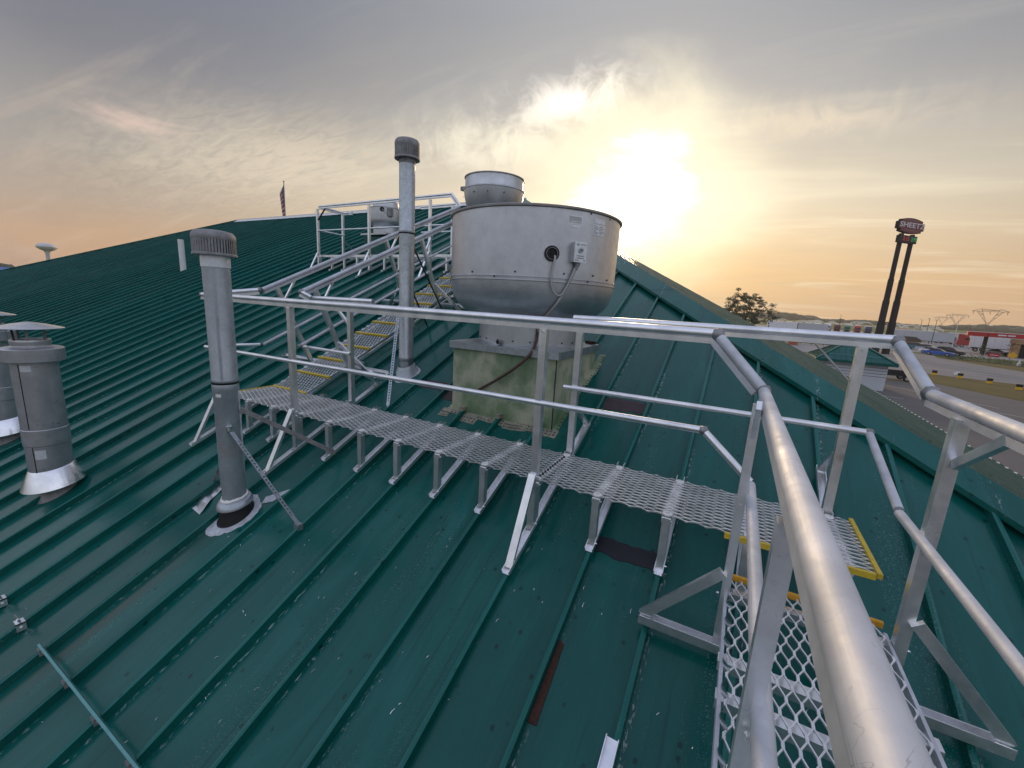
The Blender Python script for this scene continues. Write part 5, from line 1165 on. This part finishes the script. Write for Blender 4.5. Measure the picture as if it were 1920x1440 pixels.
# ------------------------------------------------------------------ vehicles
def wheel_mesh(r, w):
    g = G(); g.add([], []); n = 18; vs = []; prof = [(r * .55, -w / 2), (r * .95, -w / 2), (r, -w * .3), (r, w * .3), (r * .95, w / 2), (r * .55, w / 2)]
    for rr, a in prof:
        for i in range(n): t = 2 * math.pi * i / n; vs.append((rr * math.cos(t), a, rr * math.sin(t)))
    g.add(vs, [(j * n + i, j * n + (i + 1) % n, (j + 1) * n + (i + 1) % n, (j + 1) * n + i) for j in range(len(prof) - 1) for i in range(n)]); ty = g.mesh('tyre', M['tyre'], smooth=True)
    g = G()
    for sgn in (-1, 1): g.tube((0, sgn * w * .18, 0), (0, sgn * w * .45, 0), r * .56, 14)
    return ty, g.mesh('rim', M['hub'])
WM = wheel_mesh(.33, .22); WT = wheel_mesh(.50, .30)
def place(parent, name, me, loc):
    o = bpy.data.objects.new(name, me); COL.objects.link(o); o.parent = parent; o.location = loc; OFF[o.name] = Vector((0, 0, 0)); return o
def wheel(parent, loc, pair): w = place(parent, 'wheel', pair[0], loc); place(w, 'rim', pair[1], (0, 0, 0)); return w
CARS = {}
def car(x, y, rz, colour, kind, label, group):
    t = empty('parked_car', (x, y, ZG), label, 'car', group); t.rotation_euler = (0, 0, rz); key = (colour, kind)
    if key not in CARS:
        if kind == 'suv': body = [(-2.3, .30), (2.3, .30), (2.36, .62), (2.25, .92), (1.0, 1.08), (-2.2, 1.10), (-2.35, .8)]; cabn = [(-2.15, 1.08), (.95, 1.06), (.25, 1.62), (-.2, 1.70), (-1.75, 1.68)]; roof = [(.2, 1.625), (-.2, 1.705), (-1.8, 1.685), (-1.8, 1.73), (-.2, 1.755), (.25, 1.67)]
        else: body = [(-2.25, .25), (2.25, .25), (2.30, .52), (2.05, .74), (.95, .90), (-1.6, .94), (-2.20, .88), (-2.30, .6)]; cabn = [(-1.75, .92), (1.0, .88), (.15, 1.30), (-.35, 1.38), (-1.0, 1.34)]; roof = [(.15, 1.305), (-.35, 1.385), (-1.05, 1.345), (-1.15, 1.36), (-.35, 1.435), (.2, 1.345)]
        W_ = .90
        def ext(pts, w0, w1, zmid):
            g = G(); n = len(pts); hw = lambda z: w0 if z < zmid else w1
            g.add([(px, -hw(pz), pz) for px, pz in pts] + [(px, hw(pz), pz) for px, pz in pts], [tuple(range(n)), tuple(range(2 * n - 1, n - 1, -1))] + [((i + 1) % n, i, n + i, n + (i + 1) % n) for i in range(n)]); return g
        CARS[key] = (ext(body, W_, W_ * .94, .8).mesh('body', PAINT[colour]), ext(cabn, W_ * .90, W_ * .72, 1.2).mesh('windows', M['glass']), ext(roof, W_ * .70, W_ * .72, 9).mesh('roof', PAINT[colour]))
    bm_, cm_, rm_ = CARS[key]; place(t, 'body', bm_, (0, 0, 0)); place(t, 'windows', cm_, (0, 0, 0)); place(t, 'roof', rm_, (0, 0, 0))
    for px in (-1.40, 1.42):
        for py in (-.82, .82): wheel(t, (px, py, .33), WM)
    for py in (-.62, .62): place(t, 'headlight', LAMPM, (2.22, py, .64)); place(t, 'tail_light', TAILM, (-2.27, py, .78))
LAMPM = G().box(-.06, .10, -.2, .2, -.06, .06).mesh('headlight', M['chrome']); TAILM = G().box(-.08, .05, -.2, .2, -.07, .07).mesh('tail_light', M['signredface'])
cg = 'cars parked beyond the road'
car(36.9, 119.0, rad(-28), 'blue', 'sedan', 'bright blue low car parked at the end of the row by the white flagpole', cg)
car(39.9, 123.6, rad(-28), 'black', 'suv', 'black car parked directly behind the bright blue car', cg)
car(38.0, 126.0, rad(-28), 'white', 'sedan', 'white car with a dark roofline parked left of the black car', cg)
car(39.0, 131.6, rad(-28), 'silver', 'suv', 'silver car parked between the white car and the teal car', cg)
car(38.8, 138.2, rad(-28), 'teal', 'suv', 'dark teal car at the far left end of the parked row', cg)
car(41.2, 141.2, rad(-28), 'black', 'sedan', 'dark low car half hidden behind the teal and silver cars', cg)
car(56.4, 139.6, rad(-10), 'navy', 'sedan', 'dark blue car parked beside the brick column of the station', cg)
car(54.2, 142.5, rad(-10), 'silver', 'sedan', 'silver and black car parked left of the dark blue car by the brick column', cg)
# semi trailers and trucks
TM = {}
def trailer_mesh(colour, L):
    key = (colour, L)
    if key not in TM:
        g = G().box(0, L, -1.28, 1.28, 1.15, 4.05)
        ribs = G()
        for i in range(int(L / 1.2)):
            for sgn in (-1, 1): ribs.box(.6 + i * 1.2 - .02, .6 + i * 1.2 + .02, sgn * 1.28 - .015, sgn * 1.28 + .015, 1.2, 4.0)
        ribs.box(-.03, 0, -1.2, -.02, 1.25, 3.95).box(-.03, 0, .02, 1.2, 1.25, 3.95)
        fr = G().box(.3, L - .3, -.6, .6, .95, 1.15).box(L * .62, L * .62 + .15, -1.1, -.95, .2, 1.0).box(L * .62, L * .62 + .15, .95, 1.1, .2, 1.0).box(-.05, .1, -1.1, 1.1, .5, .65)
        TM[key] = (g.mesh('trailer_body', PAINT[colour]), ribs.mesh('panel_ribs', PAINT['silver']), fr.mesh('chassis', M['signdark']))
    return TM[key]
CABM = {}
def cab_mesh(colour):
    if colour not in CABM:
        g = G(); pts = [(0, .55), (2.2, .55), (2.25, 3.9), (1.9, 4.0), (0, 4.05)]
        side = [(0, .6), (4.4, .6), (4.5, 1.0), (4.35, 1.95), (2.75, 2.15), (2.35, 3.05), (2.0, 3.85), (0, 4.0)]; n = len(side)
        g.add([(px, -1.2 if pz > 2.1 or px < 2.8 else -1.02, pz) for px, pz in side] + [(px, 1.2 if pz > 2.1 or px < 2.8 else 1.02, pz) for px, pz in side], [tuple(range(n)), tuple(range(2 * n - 1, n - 1, -1))] + [((i + 1) % n, i, n + i, n + (i + 1) % n) for i in range(n)])
        gl = G().hexa([(2.74, -1.05, 2.20), (2.80, -1.05, 2.20), (2.80, 1.05, 2.20), (2.74, 1.05, 2.20), (2.36, -1.0, 3.0), (2.43, -1.0, 3.0), (2.43, 1.0, 3.0), (2.36, 1.0, 3.0)]).box(1.5, 2.3, -1.215, -1.195, 2.2, 2.9).box(1.5, 2.3, 1.195, 1.215, 2.2, 2.9)
        gr = G().box(4.38, 4.56, -.62, .62, .9, 1.85); bp = G().box(4.3, 4.66, -1.15, 1.15, .42, .80)
        CABM[colour] = (g.mesh('cab', PAINT[colour]), gl.mesh('windscreen', M['glass']), gr.mesh('grille', M['signdark']), bp.mesh('bumper', M['chrome']))
    return CABM[colour]
def truck(x, y, rz, cab, box, label, group, L=14.5, has_cab=True):
    t = empty('semi_truck' if has_cab else 'semi_trailer', (x, y, ZG), label, 'truck' if has_cab else 'trailer', group); t.rotation_euler = (0, 0, rz)
    o = 0
    if box:
        for nme, me in zip(('trailer_body', 'panel_ribs', 'chassis'), trailer_mesh(box, L)): place(t, nme, me, (-L, 0, 0))
        for px in (-L + 1.2, -L + 2.5):
            for py in (-.98, .98): wheel(t, (px, py, .5), WT)
    if has_cab:
        for nme, me in zip(('cab', 'windscreen', 'grille', 'bumper'), cab_mesh(cab)): place(t, nme, me, (.35, 0, 0))
        for px in (.2, 1.5, 3.9):
            for py in (-1.0, 1.0): wheel(t, (px, py, .5), WT)
tg_ = 'semi trucks parked in a row facing us'
row = [('white', 'white', 'all white semi truck at the left end of the parked row'), ('maroon', 'cream', 'dark red semi truck second from the left end of the row'), ('green', 'white', 'green semi truck with a white trailer in the parked row'), ('red', 'white', 'bright red semi truck beside the green one'), ('navy', 'white', 'white trailer with a dark blue cab right of the red truck'), ('white', 'cream', 'white cab with a cream trailer near the middle lamp post'), ('silver', 'white', 'silver cab with a white trailer right of the middle lamp post'), ('maroon', 'red', 'dark red truck and trailer near the sign poles'), ('black', 'grey', 'black semi truck just left of the sign poles'), ('grey', 'white', 'grey cab seen between the two sign poles')]
for i, (c1, c2, lb) in enumerate(row): truck(38.0 + i * 3.45, 262.0 - i * 2.9, rad(-100), c1, c2, lb, tg_)
for i in range(6): truck(12.5 + i * 3.9, 246.5 + (i % 2) * 1.5, rad(-96), ('white', 'red', 'silver', 'maroon', 'navy', 'white')[i], ('white', 'white', 'cream', 'white', 'white', 'cream')[i], ('leftmost truck of the group whose pale tops show over the long white trailers', 'red truck second in the group behind the long white trailers', 'silver truck third in the group behind the long white trailers', 'dark red truck fourth in the group behind the long white trailers', 'dark blue truck fifth in the group behind the long white trailers', 'white truck at the right of the group behind the long white trailers')[i], 'trucks behind the long trailers')
truck(21.6, 224.2, rad(-4), 'white', 'white', 'long white trailer parked side on, nearest the lone tree', 'long trailers parked side on', 10.6, False); truck(32.5, 223.0, rad(-4), 'white', 'silver', 'long silver trailer parked side on, right of the white one', 'long trailers parked side on', 10.6, False)
truck(59.2, 181.0, rad(-16), 'red', 'silver', 'red semi truck with a long pale grey trailer right of the sign poles', 'semi trucks on the yard', 15.6)
truck(66.0, 151.5, rad(-16), 'grey', 'white', 'long white trailer parked in front of the red station canopy', 'semi trucks on the yard', 13.0)
truck(62.0, 205.5, rad(-14), 'maroon', 'cream', 'cream trailer parked behind the pale grey trailer of the red truck', 'semi trucks on the yard', 13.0); truck(78.0, 200.0, rad(-14), 'white', 'cream', 'cream trailer behind the red truck cab', 'semi trucks on the yard', 14.0)
for i in range(4): truck(74.0 + i * 4.3, 188.0 - i * 5.0, rad(-110), ('teal', 'white', 'navy', 'black')[i], ('grey', 'silver', 'white', 'silver')[i], ('dark teal truck seen left under the canopy', 'white truck second from left under the canopy', 'dark blue truck third from left under the canopy', 'black truck at the right under the canopy')[i], 'trucks refuelling beyond the canopy', 9.0)
# small trailer half hidden behind the shed
t = empty('utility_trailer', (15.2, 59.4, ZG), 'small dark trailer whose wheel shows beside the shed wall', 'trailer'); g = G().box(12.8, 16.6, 58.9, 60.9, ZG + .55, ZG + .85); g.build('bed', M['signdark'], t); G().box(12.8, 16.6, 58.86, 58.94, ZG + .85, ZG + 1.2).build('side_rail', M['signdark'], t)
for yy in (58.75, 61.0): wheel(t, (16.25 - 15.2, yy - 59.4, .36), WM)

# ------------------------------------------------------------------ filling station canopy, signs, fence
cn = empty('station_canopy', (60, 140, ZG), 'filling station canopy with a long red fascia on brick columns', 'canopy')
c0 = Vector((46.8, 137.8, 0)); cd = Vector((.955, -.297, 0)).normalized(); ce = Vector((.297, .955, 0)); Lc, Wc = 34, 10
def cpt(u, w, z): q = c0 + cd * u + ce * w; return (q.x, q.y, z)
g = G(); g.hexa([cpt(0, 0, -.78), cpt(Lc, 0, -.78), cpt(Lc, Wc, -.78), cpt(0, Wc, -.78), cpt(0, 0, .18), cpt(Lc, 0, .18), cpt(Lc, Wc, .18), cpt(0, Wc, .18)]); fa = g.build('fascia', M['canopy'], cn)
g = G(); g.hexa([cpt(.3, .3, .18), cpt(Lc - .3, .3, .18), cpt(Lc - .3, Wc - .3, .18), cpt(.3, Wc - .3, .18), cpt(.3, .3, .24), cpt(Lc - .3, .3, .24), cpt(Lc - .3, Wc - .3, .24), cpt(.3, Wc - .3, .24)]); g.build('canopy_roof', M['wall'], cn)
for (u0, u1) in ((4.7, 6.0), (6.2, 7.3)):
    g = G(); g.hexa([cpt(u0, -.06, -.42), cpt(u1, -.06, -.42), cpt(u1, -.01, -.42), cpt(u0, -.01, -.42), cpt(u0, -.06, -.14), cpt(u1, -.06, -.14), cpt(u1, -.01, -.14), cpt(u0, -.01, -.14)]); g.build('sign_panel', M['letter'], fa)
for u in (3.2, 12, 21, 30):
    for w in (2.5, 7.5):
        g = G(); g.hexa([cpt(u - .2, w - .2, ZG), cpt(u + .2, w - .2, ZG), cpt(u + .2, w + .2, ZG), cpt(u - .2, w + .2, ZG), cpt(u - .2, w - .2, -.78), cpt(u + .2, w - .2, -.78), cpt(u + .2, w + .2, -.78), cpt(u - .2, w + .2, -.78)]); g.build('column', M['signdark'], cn)
sto = empty('station_entrance', (57.5, 134.5, ZG), 'tan brick portal of the filling station at the right edge', 'building')
for u in (53.6, 60.6): G().box(u - .55, u + .55, 133.6, 134.8, ZG, -1.9).build('brick_column', M['brick'], sto)
G().box(52.9, 61.3, 133.4, 135.0, -1.9, -.85).build('brick_lintel', M['brick'], sto); G().box(54.15, 60.05, 134.4, 134.6, ZG, -1.9).build('glazing', M['glass'], sto); G().box(54.3, 59.9, 133.5, 133.58, -1.7, -1.1).build('sign_panel', M['canopy'], sto)
def boardsign(x, y, zc, w, h, mt, name, label, rot=0.0, post=True, posts=2):
    t = empty(name, (x, y, ZG), label, 'sign'); d = Vector((.94, -.34, 0)); nrm = Vector((-.34, -.94, 0)); u = Vector((0, 0, 1)); a = d * math.cos(rot) + u * math.sin(rot); b_ = u * math.cos(rot) - d * math.sin(rot); p = Vector((x, y, zc))
    G().prism([p - a * w / 2 - b_ * h / 2, p + a * w / 2 - b_ * h / 2, p + a * w / 2 + b_ * h / 2, p - a * w / 2 + b_ * h / 2], -nrm * .05).build('sign_face', mt, t)
    for q in ((-.3, .3) if posts == 2 else (0,)): G().tube((x + d.x * w * q, y + d.y * w * q + .06, ZG), (x + d.x * w * q, y + d.y * w * q + .06, zc), .035, 6).build('post', M['cap'], t)
    return t
r_ = boardsign(43.9, 116.3, ZG + 1.05, 1.55, .72, M['signredface'], 'road_sign', 'small red rectangular sign behind the planting bed'); G().prism([(43.9 - .5, 116.40, ZG + 1.0), (43.9 + .5, 116.04, ZG + 1.0), (43.9 + .5, 116.04, ZG + 1.10), (43.9 - .5, 116.40, ZG + 1.10)], (-.034, -.094, 0)).build('white_bar', M['letter'], r_)
boardsign(46.7, 117.0, ZG + 1.25, 1.0, 1.0, M['signyellow'], 'road_sign', 'yellow diamond sign right of the red sign', rad(45), posts=1)
for i, (x, y, lb) in enumerate([(21.9, 70.5, 'black and yellow marker at the left tip of the grass island'), (23.95, 69.6, 'black and yellow marker second from the left on the grass island'), (25.3, 66.4, 'black and yellow marker third from the left on the grass island'), (26.1, 62.6, 'black and yellow marker nearest the right edge on the grass island')]):
    t = empty('lane_marker', (x, y, ZG), lb, 'marker', 'markers on the grass island'); a, e2 = Vector((.94, -.34, 0)), Vector((-.34, -.94, 0))
    for z0, z1, mm, nm in ((.05, .32, M['signyellow'], 'yellow_panel'), (.32, .62, M['signdark'], 'black_panel')):
        p = Vector((x, y, ZG)); G().prism([p - a * .24 + Vector((0, 0, z0)), p + a * .24 + Vector((0, 0, z0)), p + a * .26 + Vector((0, 0, z1)), p - a * .22 + Vector((0, 0, z1))], -e2 * .12).build(nm, mm, t)
boardsign(24.4, 72.0, ZG + .42, .5, .34, M['white'], 'road_sign', 'small tilted white sign at the roadside near the grass island', rad(25), posts=1)
t = solo(G().tube((43.3, 105.8, ZG), (43.3, 105.8, ZG + .55), .28, 10, .22).tube((43.3, 105.8, ZG + .5), (43.3, 105.8, ZG + 1.05), .12, 10, .09), 'hydrant', M['white'], 'small white hydrant shaped post beside the planting bed', 'hydrant')
fc_ = empty('yard_fence', (14.0, 120.0, ZG), 'low dark steel fence along the pale yard edge beyond the hip', 'fence')
fa_, fb_ = Vector((4.0, 123.6, ZG)), Vector((24.0, 118.2, ZG)); n = 9
for i in range(n + 1):
    p = fa_ + (fb_ - fa_) * i / n; G().tube(p, p + Vector((0, 0, 1.55)), .05, 6).build('post', M['signdark'], fc_)
for z in (1.45, .35): G().beam(fa_ + Vector((0, 0, z)), fb_ + Vector((0, 0, z)), .06, .09).build('rail', M['signdark'], fc_)
G().prism([fa_ + Vector((0, .05, .35)), fb_ + Vector((0, .05, .35)), fb_ + Vector((0, .05, 1.4)), fa_ + Vector((0, .05, 1.4))], (0, .02, 0)).build('mesh_infill', PAINT['grey'], fc_)
sheet('pale_yard', [(2, 95), (21, 92), (23, 118), (3, 123)], ZG + .004, M['concrete'])
kb = empty('small_kiosk', (10.8, 114.5, ZG), 'little kiosk with an orange gabled roof by the yard fence', 'kiosk'); G().box(9.9, 11.7, 113.6, 115.4, ZG, ZG + .9).build('wall', M['terracotta'], kb); G().prism([(9.7, 113.4, ZG + .9), (11.9, 113.4, ZG + .9), (10.8, 113.4, ZG + 1.7)], (0, 2.2, 0)).build('roof', M['terracotta'], kb)
bb = empty('brown_roofed_building', (40.5, 151, ZG), 'low building with a dark brown roof between the sign poles and parked cars', 'building'); G().box(37.6, 42.2, 149, 155, ZG, -3.2).build('wall', M['brick'], bb); G().hexa([(37.2, 148.6, -3.2), (42.6, 148.6, -3.2), (42.6, 155.4, -3.2), (37.2, 155.4, -3.2), (38.4, 150.5, -2.2), (41.4, 150.5, -2.2), (41.4, 153.5, -2.2), (38.4, 153.5, -2.2)]).build('roof', M['bark'], bb)
bpy.data.meshes.remove(ICO)

# ------------------------------------------------------------------ thin evening haze over the whole place
g = G(); g.box(-1500, 1700, -400, 1700, ZG - 1.2, 44)
hz = g.build('haze', M['bar']); tag(hz, 'thin pale evening haze over the land', 'haze', kind='stuff')
hm = bpy.data.materials.new('haze_air'); hm.use_nodes = True; hn = hm.node_tree; hn.nodes.clear()
vo = hn.nodes.new('ShaderNodeVolumePrincipled'); vo.inputs['Color'].default_value = C4(.95, .91, .84); vo.inputs['Density'].default_value = .00020; vo.inputs['Anisotropy'].default_value = .35
ho = hn.nodes.new('ShaderNodeOutputMaterial'); hn.links.new(vo.outputs[0], ho.inputs['Volume'])
hz.data.materials.clear(); hz.data.materials.append(hm)
